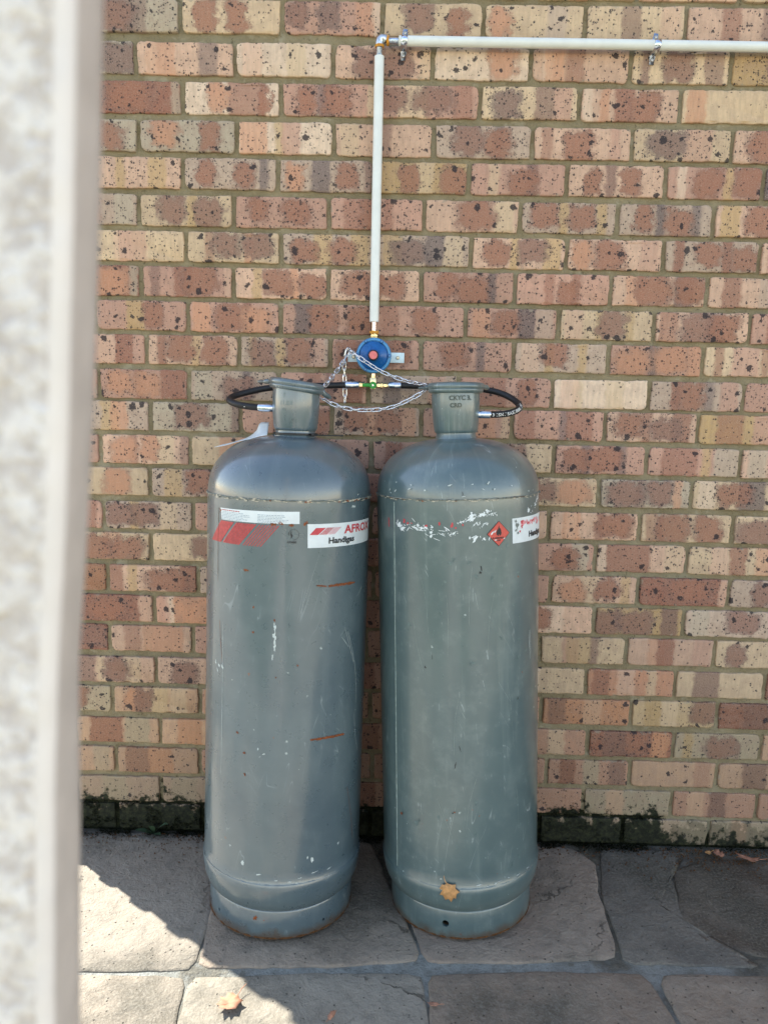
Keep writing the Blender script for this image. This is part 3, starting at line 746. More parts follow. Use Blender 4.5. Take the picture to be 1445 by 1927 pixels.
    low = [p+Vector((0, 0, -.0085)) for p in pts[len(lead):-len(tail)]]
    tube(bm, low, [.0070]*len(low), 12)
    bmobj('rolled_lip', bm, paint, gd)
    return c, gd

holeL = [(42.3, .022, .0032), (-48.5, .026, .0030)]
holeR = [(-15.9, .034, .0078)]
cL, gL = gas_cylinder((-.253, -.250), (.013, .045), .990, 1.121, .138, .170, M['paintL'], holeL,
    dict(dx=.010, dy=-.004, top=1.243, rb=.0495, rt=.0525, arc=(-92, 96), slope=.13,
         earL=[(-.082, .030, 1.240), (-.062, .010, 1.240)], earR=[(.070, .004, 1.218), (.086, .022, 1.208)]))
cR, gR = gas_cylinder((.187, -.232), (-.042, .042), 1.000, 1.124, .132, .168, M['paintR'], holeR,
    dict(dx=-.002, dy=0, top=1.247, rb=.0500, rt=.0540, arc=(-96, 88), slope=.02,
         earL=[(-.084, .026, 1.238), (-.068, .008, 1.239)], earR=[(.062, .012, 1.238), (.076, .030, 1.236)]))
tag(cL, 'glossy grey gas cylinder on the left with full white and red sticker and rust dashes', 'gas cylinder', 'grey gas cylinders against the wall')
tag(cR, 'scuffed grey-green gas cylinder on the right with red diamond sticker and torn label', 'gas cylinder', 'grey gas cylinders against the wall')

# stamped marks on the guards
def stamp(gd, cyl_gx, gy, lines, rad, paint):
    for body, th, z, size in lines:
        vs, fs = text_mesh(body, size, .0004); k = math.degrees(1/rad)
        o = mesh('stamped_mark', [Vector((cyl_gx, gy, 0))+cpt(th+x*k, z+y, rad+.0009) for x, y in vs], fs, paint, gd, False)
M['stampL'] = plain('stamp_grey', s2l((108, 122, 120)), .4, 0, .2, 200)
M['stampR'] = plain('stamp_brownish', s2l((74, 84, 76)), .5, 0, .3, 200)
stamp(gL, .010, -.004, [('7.', -26, 1.205, .013), ('11.0X', -34, 1.188, .013), ('EL', -28, 1.172, .012), ('CG', -6, 1.152, .012)], .0525, M['stampL'])
stamp(gR, -.002, 0, [('CKYC 3.', -20, 1.208, .014), ('CRD', -18, 1.192, .013)], .0548, M['stampR'])
stamp(gR, -.002, 0, [('10', -42, 1.180, .011), ('10', -42, 1.164, .011)], .0525, M['stampL'])

# left cylinder print
lab = patch('instruction_sticker', cL, [(-44.2, .9646), (14.1, .9677), (14.2, .9421), (-42.8, .9399)], M['paper'])
lab['label'] = 'white instruction sticker with fine print'
r = random.Random(3); vs, fs = [], []
k = math.degrees(1/RB)
for col_, (t0, t1) in enumerate(((-42.5, -17), (-13.0, 9))):
    for ln in range(6):
        z = .9610-.0031*ln + (.0014 if col_ else 0) - (.003 if not col_ else .0035); th = t0; end = t0+(t1-t0)*r.uniform(.62, 1.0)
        while th < end:
            wd = r.uniform(.6, 2.2); c0 = len(vs)
            for i in range(4):
                q = th+wd*i/3; vs += [cpt(q, z, RB+.0011), cpt(q, z-.0009, RB+.0011)]
            for i in range(3): fs.append((c0+2*i, c0+2*i+1, c0+2*i+3, c0+2*i+2))
            th += wd+.45
mesh('fine_print', vs, fs, M['inkgrey'], lab)['label'] = 'lines of fine grey print'
vs, fs = [], []
th = -42.5
while th < -27:
    wd = r.uniform(1.0, 2.0); c0 = len(vs); vs += [cpt(th, .9622, RB+.0011), cpt(th, .9604, RB+.0011), cpt(th+wd, .9604, RB+.0011), cpt(th+wd, .9622, RB+.0011)]; fs.append((c0, c0+1, c0+2, c0+3)); th += wd+.4
mesh('fine_print', vs, fs, M['redfade'], lab)
def stripe(t_top0, t_top1, dt, zt_, zb_, mat, par=cL, off=.0006, nm='red_stripe'):
    return patch(nm, par, [(t_top0, zt_), (t_top1, zt_), (t_top1+dt, zb_), (t_top0+dt, zb_)], mat, off, 6, 6)
stripe(-43.5, -31.0, -12.4, .9375, .8905, M['redfade'])
for i in range(8): stripe(-28.6+i*1.92, -28.6+i*1.92+1.62, -12.8, .9380, .8910, M['redfade'])
for i in range(7): stripe(-11.6+i*2.02, -11.6+i*2.02+.85, -12.0, .9375, .8912, M['redfade'])
# small flame emblem with a thin circle
vs, fs = [], []
n = 40
for i in range(n+1):
    a = R(-60+250*i/n)
    for rr in (.0106, .0112): vs.append(cpt(10.6+math.degrees(rr*math.sin(a)/RB), .9195+rr*math.cos(a), RB+.0007))
for i in range(n): fs.append((2*i, 2*i+1, 2*i+3, 2*i+2))
mesh('emblem_ring', vs, fs, M['ink'], cL)
def shape(name, par, th0, z0, pts, mat, off=.0008, sc_=1.0):
    vs = [cpt(th0+math.degrees(x*sc_/RB), z0+y*sc_, RB+off) for x, y in pts]
    bm = bmesh.new(); f = bm.faces.new([bm.verts.new(v) for v in vs]); bmesh.ops.triangulate(bm, faces=[f])
    return bmobj(name, bm, mat, par, False)
shape('emblem_flame', cL, 9.2, .9195, [(-.0006, .0085), (.0006, .005), (-.0005, .002), (.0022, -.001), (.0018, -.0045), (-.0010, -.0085), (-.0002, -.004), (-.0022, -.0005), (-.0020, .003)], M['ink'])
shape('emblem_flame', cL, 8.0, .9205, [(-.0002, .005), (-.0004, .002), (-.0016, 0), (-.0010, -.003), (-.0028, -.001), (-.0026, .002)], M['ink'])
curved_text('emblem_lettering', cL, 'ATMBE', 6.4, .9015, .0055, M['ink'], .0008, 1.15, .0002)
# brand sticker
af = patch('brand_sticker', cL, [(19.4, .9415), (80.5, .9415), (80.5, .8905), (19.8, .8910)], M['paper'])
af['label'] = 'white sticker with red AFROX and black Handigas lettering'
patch('red_stripe', af, [(25.0, .9330), (32.0, .9330), (26.6, .9185), (20.8, .9185)], M['red'], .0011, 6, 3)
for i in range(6): patch('red_stripe', af, [(32.9+i*.92, .9330), (33.45+i*.92, .9330), (28.0+i*.92, .9185), (27.45+i*.92, .9185)], M['red'], .0011, 4, 3)
for i in range(6): patch('red_stripe', af, [(38.8+i*.95, .9330), (39.25+i*.95, .9330), (33.75+i*.95, .9185), (33.3+i*.95, .9185)], M['pinkstripe'], .0011, 4, 3)
curved_text('red_lettering', af, 'AFROX', 47.0, .9185, .0245, M['red'], .0012, 1.25, .0007)
curved_text('black_lettering', af, 'Handigas', 34.0, .8992, .0175, M['ink'], .0012, 1.16, .0006)

# left cylinder wear
streak('rust_mark', cL, [(26.2, .8098), (30, .8085), (33.9, .8066)], .0036, M['rust'], 1)
streak('rust_mark', cL, [(35.0, .8070), (45, .8065), (59.9, .8052)], .0070, M['rust'], 2)
streak('rust_mark', cL, [(24.5, .4695), (38, .4665), (53.1, .4625)], .0066, M['rust'], 3)
blobs('rust_spots', cL, [(-20.1, .8389, .008, .003, 0), (-44.1, .9588, .004, .005, 0), (8.8, .9397, .008, .004, 0), (-2.4, .9397, .010, .004, 0), (2.7, .9425, .007, .004, -.6), (18.2, .9435, .010, .005, .5),
      (-.5, .7365, .003, .004, 0), (15, .6383, .003, .0025, 0), (-15, .7617, .003, .003, .6), (-14.7, .7065, .004, .003, 0), (-25.7, .4789, .004, .003, 0), (-20, .4357, .004, .003, 0), (-19.4, .3877, .003, .004, 0), (1, .612, .002, .002, 0)], M['rust'], 4)
blobs('rust_spots', cL, [(-12, .046, .005, .008, -.3), (-5.0, .044, .002, .0015, 0)], M['rust'], 5, .0007, .170)
blobs('paint_chips', cL, [(-.4, .7216, .003, .010, 0), (-.2, .700, .004, .016, 0), (0, .6781, .003, .012, 0), (-1.5, .655, .002, .008, 0), (28.3, .1903, .004, .008, 0), (25, .197, .002, .004, 0), (13.2, .1456, .005, .002, 0),
      (4, .150, .005, .0015, 0), (20, .152, .006, .0014, .1), (30, .158, .009, .0013, .1), (42, .155, .007, .0013, .2), (55.2, .9744, .009, .003, .2), (9, .135, .004, .003, 0), (18, .14, .005, .0025, -.4), (-8, .162, .006, .002, .2), (-20, .182, .004, .007, .2), (50, .205, .003, .006, -.4),
      (-48, .62, .004, .006, .5), (-44, .617, .003, .008, .6), (-40, .615, .004, .010, .6), (-46, .605, .002, .006, .5), (-10, .45, .002, .004, 0), (-6, .44, .004, .002, .5), (60, 1.0, .002, .002, 0)], M['chip'], 6)
for i, pth in enumerate(([(49.8, .71), (56, .66), (61, .62)], [(53, .70), (60, .64), (65, .58), (66, .52)], [(64, .50), (67, .44), (72, .40)], [(58, .33), (62, .28), (65, .24), (68, .19)], [(-40, .72), (-40, .55), (-40.5, .36)], [(47, .69), (55, .66)], [(62, .77), (70, .79)], [(15, .74), (30, .90)])):
    streak('scratch', cL, pth, .0011 if i != 7 else .0003, M['chip'] if i != 3 else M['rust'], 20+i)
streak('rust_run', cL, [(-47, .966), (-46.4, .93), (-46.8, .88), (-46.5, .80)], .0016, M['rustdark'], 41)
streak('rust_run', cL, [(-44, .72), (-42, .66), (-40, .625)], .0012, M['rust'], 42)
# upper weld bead: bare and rusty patches
r = random.Random(8)
blobs('weld_chips', cL, [(r.uniform(-88, 88), .989+r.uniform(-.003, .002), r.uniform(.003, .009), r.uniform(.001, .0022), r.uniform(-.2, .2)) for _ in range(70)], M['weldchip'], 31, .0026)
blobs('rust_spots', cL, [(r.uniform(-20, 85), .988+r.uniform(-.002, .002), r.uniform(.002, .006), r.uniform(.001, .002), 0) for _ in range(13)], M['rust'], 32, .0029)

# right cylinder print
dm = shape('hazard_diamond', cR, 23.2, .9256, [(0, .0272), (.0272, .0012), (0, -.0272), (-.0272, -.0016)], M['ink'], .0006)
# keep the sticker wrapped on the shell: build it as a fine grid
def diamond(name, par, th0, z0, hw, hh, mat, off):
    vs, fs = [], []; n = 14
    for j in range(n+1):
        for i in range(n+1):
            s, t = i/n, j/n; x = (s-t)*hw; z = (s+t-1)*hh; vs.append(cpt(th0+math.degrees(x/RB), z0+z, RB+off))
    for j in range(n):
        for i in range(n):
            a = j*(n+1)+i; fs.append((a, a+1, a+n+2, a+n+1))
    return mesh(name, vs, fs, mat, par)
bpy.data.objects.remove(dm)
dm = diamond('hazard_diamond', cR, 23.2, .9256, .0275, .0275, M['ink'], .0006); dm['label'] = 'small red diamond flammable-gas sticker with black flame'
diamond('diamond_face', dm, 23.2, .9256, .0258, .0258, M['diamond'], .0010)
FL = [(-.001, -.0045), (-.0058, -.001), (-.006, .004), (-.0042, .009), (-.003, .006), (-.0012, .0145), (.0008, .0185), (.0010, .012), (.0030, .0125), (.0052, .007), (.0062, .002), (.0052, -.002), (.0025, -.0045), (.0038, -.001), (.0026, .003), (.0008, .0045), (-.0018, .003), (-.0028, -.0005)]
shape('flame_print', dm, 23.2, .9250, FL, M['ink'], .0014)
curved_text('diamond_lettering', dm, 'FLAMMABLE', 18.6, .9150, .0047, M['ink'], .0014, 1.05, .0002)
curved_text('diamond_lettering', dm, 'GAS', 21.6, .9100, .0045, M['ink'], .0014, 1.05, .0002)
blobs('scraped_patch', dm, [(18.5, .928, .006, .0035, .7), (27.0, .9145, .004, .0012, .3), (21, .9125, .004, .0015, 0), (20.3, .931, .004, .0025, .8)], M['paper'], 44, .0016)
lb = patch('brand_sticker', cR, [(33.9, .9546), (88, .9550), (88, .8990), (34.4, .9007)], M['paper']); lb['label'] = 'worn white sticker with red smears and Handigas lettering'
r = random.Random(14)
blobs('red_smear', lb, [(44+i*2.4+r.uniform(-.6, .6), .9405+i*.0006+r.uniform(-.004, .004), r.uniform(.006, .010), r.uniform(.004, .007), r.uniform(-.4, .4)) for i in range(9)] + [(66, .940, .008, .008, 0), (75, .940, .010, .009, 0)], M['pinkstripe'], 51, .0010)
blobs('red_smear', lb, [(43, .944, .006, .007, .2), (43, .934, .005, .005, 0), (50, .940, .006, .003, .4), (57, .9435, .006, .003, .2), (41, .925, .004, .003, 0), (64, .936, .004, .003, .4)], M['red'], 52, .0013)
blobs('scraped_patch', lb, [(37, .948, .004, .004, 0), (38.5, .938, .006, .009, 0), (37.5, .929, .005, .004, 0), (39, .923, .004, .004, 0)], M['paintR'], 53, .0014)
curved_text('black_lettering', lb, 'Handigas', 51.0, .9098, .0175, M['ink'], .0014, 1.16, .0006)
# torn remains of the old label
r = random.Random(21); it = []
for th0, z0, n_, sx_, sz_ in ((-44, .937, 10, 5, .007), (-47, .945, 5, 3, .010), (-37, .941, 9, 4, .006), (-31, .945, 8, 3, .012), (-28, .939, 6, 3, .007), (-24, .936, 7, 3, .010), (-20, .930, 7, 3, .010), (-14, .930, 6, 3, .008), (-10, .933, 7, 3, .008), (-5, .931, 5, 3, .006),
                            (3, .960, 9, 3, .006), (9, .968, 9, 4, .003), (15, .970, 8, 4, .005), (20, .968, 5, 3, .004), (13, .945, 7, 4, .006), (8, .950, 5, 4, .004), (-2, .952, 5, 5, .003), (12, .918, 7, 4, .005), (6, .920, 5, 3, .003), (60, .973, 8, 6, .008), (52, .965, 5, 4, .005), (66, .985, 6, 5, .006)):
    for _ in range(n_): it.append((th0+r.gauss(0, sx_*.55), z0+r.gauss(0, sz_*.6), (.0013+.0105*r.random()**3.2), (.0008+.0056*r.random()**3), r.uniform(-.9, .9)))
blobs('torn_label', cR, it, M['paper'], 61)
blobs('torn_label', cR, [(-42, .950, .004, .006, 0), (-39, .947, .004, .003, 0), (-36, .948, .003, .002, 0), (-25, .944, .005, .003, .3), (-16, .949, .003, .005, .2), (-8, .946, .004, .006, 0), (-5.5, .941, .004, .002, .4), (-58, .945, .003, .010, 0), (-1, .947, .002, .003, .5)], M['red'], 62, .0009)
streak('black_mark', cR, [(-77, .972), (-77, .93), (-77, .918)], .0030, M['ink'], 43)
streak('black_mark', cR, [(-71, .970), (-71, .93), (-71, .918)], .0024, M['ink'], 44)
# long seam, scratches, spots
bm = bmesh.new(); tube(bm, [cpt(-51.7-3.9*k/39+.12*mnoise.noise(Vector((k*.7, 1, 1))), .990-k*.0218, RB-.0004) for k in range(40)], .0016, 8); bmobj('vertical_seam', bm, M['seam'], cR)
for i, pth in enumerate(([(52.7, .70), (53.2, .66), (54, .632)], [(54, .70), (54.6, .665), (55, .64)], [(51.8, .69), (53.5, .65)], [(-30, .84), (-26, .78), (-24.5, .71)], [(-36, .74), (-33, .68), (-28, .62)], [(5, .86), (3, .80), (2.5, .73)], [(-4, .58), (-7, .52), (-8, .44)], [(20, .80), (16.5, .74), (15, .66)], [(-20, .34), (-14, .29), (-9, .25)], [(30, .60), (33, .54), (36, .44)], [(38, .36), (40, .30), (40, .25)], [(-48, .56), (-46.5, .47), (-46, .36)], [(-12, .80), (-11, .74), (-11.5, .66)], [(8, .40), (2, .33), (0, .27)])):
    streak('scratch', cR, pth, .0010 if i < 3 else .0005, M['chip'] if i < 3 else M['seam'], 70+i)
# broad rubbed scuffs where cylinders have knocked together in transport
r = random.Random(33)
blobs('scuff_marks', cR, [(r.uniform(-55, 55), r.choice((r.uniform(.16, .42), r.uniform(.55, .9))), r.uniform(.002, .007), r.uniform(.002, .010), r.uniform(-.6, .6)) for _ in range(46)], M['scuff'], 68, .0004)
blobs('dark_spots', cR, [(10.8, .855, .002, .006, .2), (10.3, .845, .004, .003, .3), (-27.1, .6356, .003, .004, 0), (-9, .31, .003, .002, 0), (-22, .66, .001, .008, 0), (-4, .46, .001, .010, .3), (-7, .42, .0012, .009, -.2), (-1, 1.012, .001, .006, 0)], M['ink'], 63)
blobs('rust_spots', cR, [(-48.7, .2783, .005, .006, 0), (-7.8, .3128, .003, .002, 0), (-27, .9965, .004, .0022, 0)], M['rust'], 64, .0022)
r = random.Random(9)
blobs('weld_chips', cR, [(r.uniform(-88, 88), .999+r.uniform(-.003, .002), r.uniform(.003, .008), r.uniform(.0008, .0016), r.uniform(-.1, .1)) for _ in range(60)], M['weldchip'], 65, .0026)
blobs('rust_spots', cR, [(r.uniform(-80, 60), .999+r.uniform(-.0015, .0015), r.uniform(.004, .010), r.uniform(.0006, .0012), 0) for _ in range(10)], M['rustdark'], 66, .0028)
blobs('paint_chips', cR, [(r.uniform(-60, 60), 1.02+r.uniform(-.015, .015), r.uniform(.002, .006), r.uniform(.001, .002), r.uniform(-.8, .8)) for _ in range(16)] + [(r.uniform(5, 55), .140+r.uniform(-.004, .004), r.uniform(.003, .01), r.uniform(.0006, .0012), .1) for _ in range(14)], M['chip'], 67, .0012)

# ------------------------------------------------------------------ cable tie, paper leaflet, leaf on the shell
ML = cL.matrix_world; MR = cR.matrix_world
def wl(p): return ML @ Vector(p)
def wr(p): return MR @ Vector(p)
ct = empty('cable_tie', wl((.010, -.004, 1.121)))
bm = bmesh.new(); n = 60
rg = []
for k_ in range(n):
    a = 2*math.pi*k_/n
    row = [bm.verts.new(wl((.010+rr*math.sin(a), -.004-rr*math.cos(a), zz_))-ct.location) for rr, zz_ in ((.0508, 1.1225), (.0508, 1.1268), (.0494, 1.1268), (.0494, 1.1225))]
    rg.append(row)
for k_ in range(n):
    for q in range(4): bm.faces.new((rg[k_][q], rg[k_][(q+1) % 4], rg[(k_+1) % n][(q+1) % 4], rg[(k_+1) % n][q]))
bmobj('band', bm, M['black'], ct)
bm = bmesh.new(); box(bm, (.040, -.040, .000), (.047, -.032, .007), .0008); bmobj('head', bm, M['black'], ct)
bm = bmesh.new(); box(bm, (.046, -.037, .0022), (.112, -.0355, .0050), .0004); bmobj('tail', bm, M['black'], ct)
tag(ct, 'black plastic cable tie round the neck of the left cylinder, tail sticking out', 'cable tie')

# leaflet: a curling sheet lying on the crown, one corner standing up
vs, fs = [], []; nu, nv = 22, 8
A = [Vector((-.408, -.228, 1.090)), Vector((-.382, -.232, 1.095)), Vector((-.350, -.236, 1.105)), Vector((-.322, -.238, 1.112)), Vector((-.305, -.236, 1.117)), Vector((-.288, -.232, 1.120))]
B_ = [Vector((-.398, -.195, 1.093)), Vector((-.374, -.185, 1.099)), Vector((-.342, -.178, 1.110)), Vector((-.322, -.178, 1.126)), Vector((-.312, -.182, 1.144)), Vector((-.292, -.184, 1.146))]
CA, CB = catmull(A, 5), catmull(B_, 5)
nu = len(CA)
for i in range(nu):
    for j in range(nv+1):
        t = j/nv; p = CA[i].lerp(CB[i], t); p = p+Vector((0, 0, -.004*math.sin(t*math.pi)*max(0, (i/nu-.5)*2))); vs.append(p)
for i in range(nu-1):
    for j in range(nv): a = i*(nv+1)+j; fs.append((a, a+1, a+nv+2, a+nv+1))
lf = mesh('paper_leaflet', vs, fs, M['paper']); md = lf.modifiers.new('t', 'SOLIDIFY'); md.thickness = .0007
tag(lf, 'curled white paper leaflet tucked on the crown of the left cylinder', 'leaflet')

LEAF = [(0, -.50), (.06, -.30), (.30, -.36), (.26, -.22), (.46, -.10), (.34, -.02), (.42, .16), (.22, .12), (.20, .26), (.06, .44), (-.02, .30), (-.14, .40), (-.16, .20), (-.36, .26), (-.32, .08), (-.48, -.02), (-.30, -.12), (-.34, -.30), (-.10, -.26)]
LEAF2 = [(0, -.50), (.10, -.38), (.24, -.44), (.44, -.28), (.34, -.14), (.52, .04), (.36, .12), (.34, .32), (.16, .28), (.04, .52), (-.10, .30), (-.26, .38), (-.32, .16), (-.52, .10), (-.38, -.10), (-.44, -.30), (-.24, -.34), (-.10, -.38)]
def leaf(size, mw, mat, curl, seed, label, sx=1.0):
    r_ = random.Random(seed); bm = bmesh.new()
    pts = [(x*sx+r_.uniform(-.03, .03), y+r_.uniform(-.03, .03)) for x, y in LEAF2]
    c0 = bm.verts.new((0, 0, 0)); rings = []
    for s in (.45, 1.0): rings.append([bm.verts.new((x*s*size, y*s*size, 0)) for x, y in pts])
    n = len(pts)
    for i in range(n):
        j = (i+1) % n; bm.faces.new((c0, rings[0][i], rings[0][j])); bm.faces.new((rings[0][i], rings[1][i], rings[1][j], rings[0][j]))
    tube(bm, [Vector((0, -.48*size, .0004)), Vector((.03*size, -.62*size, .001)), Vector((.0, -.85*size, .002))], [.0009, .0008, .0006], 5)
    for v in bm.verts:
        x, y = v.co.x/size, v.co.y/size
        v.co.z += size*curl*(x*x*1.1+y*y*.7+.25*mnoise.noise(Vector((x*3, y*3, seed))))
    o = bmobj('fallen_leaf', bm, mat); o.matrix_world = mw
    md_ = o.modifiers.new('t', 'SOLIDIFY'); md_.thickness = .0006
    tag(o, label, 'leaf', 'dry fallen leaves'); return o
p_ = wr(cpt(-11.6, .127, RB+.0065)); nrm = (MR.to_3x3() @ cpt(-11.6, 0, 1)).normalized()
mw = Matrix.Translation(p_) @ nrm.to_track_quat('Z', 'Y').to_matrix().to_4x4() @ Matrix.Rotation(R(200), 4, 'Z')
leaf(.047, mw, M['leaf'], -.06, 1, 'small yellow dry leaf clinging to the foot of the right cylinder', .9)
leaf(.060, Matrix.Translation((-.306, -.602, .006)) @ Matrix.Rotation(R(150), 4, 'Z') @ Matrix.Rotation(R(8), 4, 'X'), M['leafpale'], .38, 2, 'curled pale leaf lying in the sun on the paving', .75)
leaf(.062, Matrix.Translation((.960, -.075, .016)) @ Matrix.Rotation(R(60), 4, 'Z') @ Matrix.Rotation(R(18), 4, 'Y'), M['leafpink'], .45, 3, 'largest dry leaf at the foot of the wall, far right', .55)
leaf(.034, Matrix.Translation((.895, -.048, .010)) @ Matrix.Rotation(R(10), 4, 'Z'), M['leafpink'], .6, 4, 'crumpled dry leaf on the paving beside the larger one at the wall', .8)
leaf(.020, Matrix.Translation((.872, -.040, .006)) @ Matrix.Rotation(R(100), 4, 'Z'), M['leaf'], .6, 5, 'tiny leaf scrap against the mossy wall foot', .8)
leaf(.026, Matrix.Translation((.104, -.585, .004)) @ Matrix.Rotation(R(80), 4, 'Z'), M['leafpink'], .25, 6, 'small pinkish leaf in the paving joint, front centre', .45)
leaf(.030, Matrix.Translation((-.098, -.622, .006)) @ Matrix.Rotation(R(-30), 4, 'Z') @ Matrix.Rotation(R(30), 4, 'Y'), M['leafpink'], .3, 7, 'narrow brownish leaf on the shaded front paving stone', .4)

# weed at the wall foot
wd_ = empty('weed', (-.640, -.018, 0))
for i, (a, l, up) in enumerate(((0.3, .045, .8), (1.6, .035, 1.1), (2.8, .05, .35), (-.9, .04, .3), (-2.2, .035, .6))):
    bm = bmesh.new(); d = Vector((math.cos(a), -abs(math.sin(a))*.8, 0)); n = 6; row = []
    for k_ in range(n+1):
        t = k_/n; p = d*l*t+Vector((0, 0, up*l*math.sin(t*1.7))); sd = Vector((-d.y, d.x, 0))*(.010*math.sin(math.pi*min(1, t*.92+.06)))
        row.append((bm.verts.new(p+sd), bm.verts.new(p+Vector((0, 0, -.001))), bm.verts.new(p-sd)))
    for k_ in range(n):
        for q in (0, 1): bm.faces.new((row[k_][q], row[k_][q+1], row[k_+1][q+1], row[k_+1][q]))
    bmobj('leaf_blade', bm, M['weed'], wd_)
tag(wd_, 'small green weed sprouting at the wall foot left of the cylinders', 'weed')

# ------------------------------------------------------------------ pipe run
pv = empty('gas_pipe', (-.060, -.024, 1.388))
def up_(o_, v): return Vector(v)-o_.location
bm = bmesh.new(); solid(bm, [(.0098, 0), (.0112, .0008), (.0112, .600), (.0098, .601)], 28, 'z', (0, 0, 0)); bmobj('sleeve', bm, M['pvc'], pv)
bm = bmesh.new(); solid(bm, [(.0056, -.030), (.0056, .002)], 20); bmobj('bare_end', bm, M['copper'], pv)
tag(pv, 'white sleeved gas pipe rising vertically from the regulator', 'pipe')
ph = empty('gas_pipe', (-.016, -.024, 2.022))
bm = bmesh.new(); solid(bm, [(.0098, 0), (.0112, .0008), (.0112, 2.4), (.0098, 2.401)], 28, 'x'); bmobj('sleeve', bm, M['pvc'], ph)
tag(ph, 'white sleeved gas pipe running level along the top to the right', 'pipe')
el = empty('elbow_fitting', (-.060, -.024, 2.022))
bm = bmesh.new(); tube(bm, catmull([(0, 0, -.012), (0, 0, -.004), (.003, 0, .003), (.010, 0, .004), (.016, 0, 0.0)], 6), .0098, 20); bmobj('elbow_body', bm, M['galv'], el)
def thread(bm, axis, h0, h1, r0):
    prof = []; n = int((h1-h0)/.0016)
    for k_ in range(n+1): prof.append((r0+(.0011 if k_ % 2 else -.0003), h0+(h1-h0)*k_/n))
    solid(bm, prof, 20, axis)
bm = bmesh.new(); thread(bm, 'z', -.034, -.013, .0072); thread(bm, 'x', .017, .044, .0072); bmobj('threaded_nipple', bm, M['zinc'], el)
for ax, h in (('z', -.0125), ('x', .0185)):
    bm = bmesh.new(); n = 30; pts = []
    for k_ in range(n*3):
        a = 2*math.pi*k_/n; rr = .0092+.0012*mnoise.noise(Vector((k_*.3, h*90, 2))); hh = h+.0016*(k_/n-1.5)
        pts.append((rr*math.cos(a), rr*math.sin(a), hh) if ax == 'z' else (hh, rr*math.cos(a), rr*math.sin(a)))
    tube(bm, pts, .0015, 6); bmobj('yellow_sealant', bm, M['tape'], el)
tag(el, 'galvanised elbow with yellow thread sealant joining the two pipes', 'pipe elbow')
def clip(x, z, tilt, label):
    c_ = empty('pipe_clip', (x, -.002, z)); c_.rotation_euler = (0, tilt, 0)
    prof = [(-.034, -.001), (-.015, -.001), (-.0135, -.006), (-.0128, -.022), (-.009, -.0315), (0, -.0352), (.009, -.0315), (.0128, -.022), (.0135, -.006), (.015, -.001), (.034, -.001)]
    bm = bmesh.new(); cols = []
    for zz_, yy in prof:
        wdt = .0068 if abs(zz_) < .030 else .0048
        cols.append([bm.verts.new((-wdt, yy, zz_)), bm.verts.new((wdt, yy, zz_))])
    for i in range(len(cols)-1): bm.faces.new((cols[i][0], cols[i][1], cols[i+1][1], cols[i+1][0]))
    o = bmobj('strap', bm, M['zinc'], c_); o.modifiers.new('t', 'SOLIDIFY').thickness = .0012
    for s in (-1, 1):
        bm = bmesh.new(); solid(bm, [(.0042, -.0018), (.0042, -.0030), (.0030, -.0048), (.0008, -.0050)], 16, 'y', (0, 0, s*.025)); bmobj('screw', bm, M['screw'], c_)
    tag(c_, label, 'pipe clip', 'pipe clips on the level pipe')
clip(-.003, 2.022, .06, 'shiny zinc pipe clip next to the elbow')
clip(.577, 2.022, .10, 'shiny zinc pipe clip on the right half of the level pipe')

# ------------------------------------------------------------------ regulator
rg_ = empty('gas_regulator', (-.059, -.030, 1.307))
bm = bmesh.new(); solid(bm, [(.030, .014), (.040, .010), (.0425, .004), (.0432, -.006), (.0425, -.013), (.0405, -.016), (.0365, -.0165), (.0355, -.0130)], 64, 'y'); bmobj('rim', bm, M['bluerim_sheen'], rg_)
for k_ in range(6):
    a = R(30+60*k_); bm = bmesh.new(); solid(bm, [(.0042, -.010), (.0042, -.0178), (.0034, -.0188)], 14, 'y', (.0388*math.sin(a), 0, .0388*math.cos(a)))
    o = bmobj('screw_lug', bm, M['blue'], rg_)
    bm = bmesh.new(); solid(bm, [(.0022, -.0186), (.0022, -.0194)], 6, 'y', (.0388*math.sin(a), 0, .0388*math.cos(a))); bmobj('screw', bm, M['bluerim_sheen'], o)
bm = bmesh.new(); solid(bm, [(.0352, -.010), (.0345, -.0150), (.0320, -.0175), (.022, -.0215), (.0150, -.0265), (.0122, -.034), (.0118, -.036)], 64, 'y'); bmobj('cover', bm, M['blue'], rg_)
bm = bmesh.new(); solid(bm, [(.0128, -.030), (.0128, -.0385), (.0112, -.0400)], 40, 'y'); o = bmobj('collar', bm, M['black'], rg_)
bm = bmesh.new(); solid(bm, [(.0098, -.039), (.0098, -.0410), (.0088, -.0420)], 40, 'y'); bmobj('red_cap', bm, M['redcap'], o)
bm = bmesh.new(); solid(bm, [(.0078, .040), (.0088, .042), (.0088, .050), (.0070, .051), (.0070, .0535)], 6, 'z'); bmobj('brass_nut', bm, M['brass'], rg_)
bm = bmesh.new(); n = 26
tube(bm, [((.0094+.0014*mnoise.noise(Vector((k_*.3, 7, 2))))*math.cos(2*math.pi*k_/n), (.0094)*math.sin(2*math.pi*k_/n), .0545+.0018*(k_/n-1)+.001*math.sin(k_)) for k_ in range(n*3)], .0016, 6); bmobj('yellow_sealant', bm, M['tape'], rg_)
bm = bmesh.new(); solid(bm, [(.0050, -.052), (.0050, -.040)], 20, 'z'); bmobj('outlet_stub', bm, M['copper'], rg_)
tag(rg_, 'round blue gas regulator with red cap on the wall', 'regulator')
bp = empty('mounting_bracket', (-.052, -.004, 1.304))
bm = bmesh.new(); box(bm, (-.072, -.0012, -.0125), (.068, .0012, .0125), .0006); bmobj('plate', bm, M['plate'], bp)
for x in (-.058, .052):
    bm = bmesh.new(); solid(bm, [(.0046, -.0012), (.0046, -.0028), (.0034, -.0042), (.0012, -.0044)], 18, 'y', (x, 0, 0)); bmobj('screw', bm, M['screw'], bp)
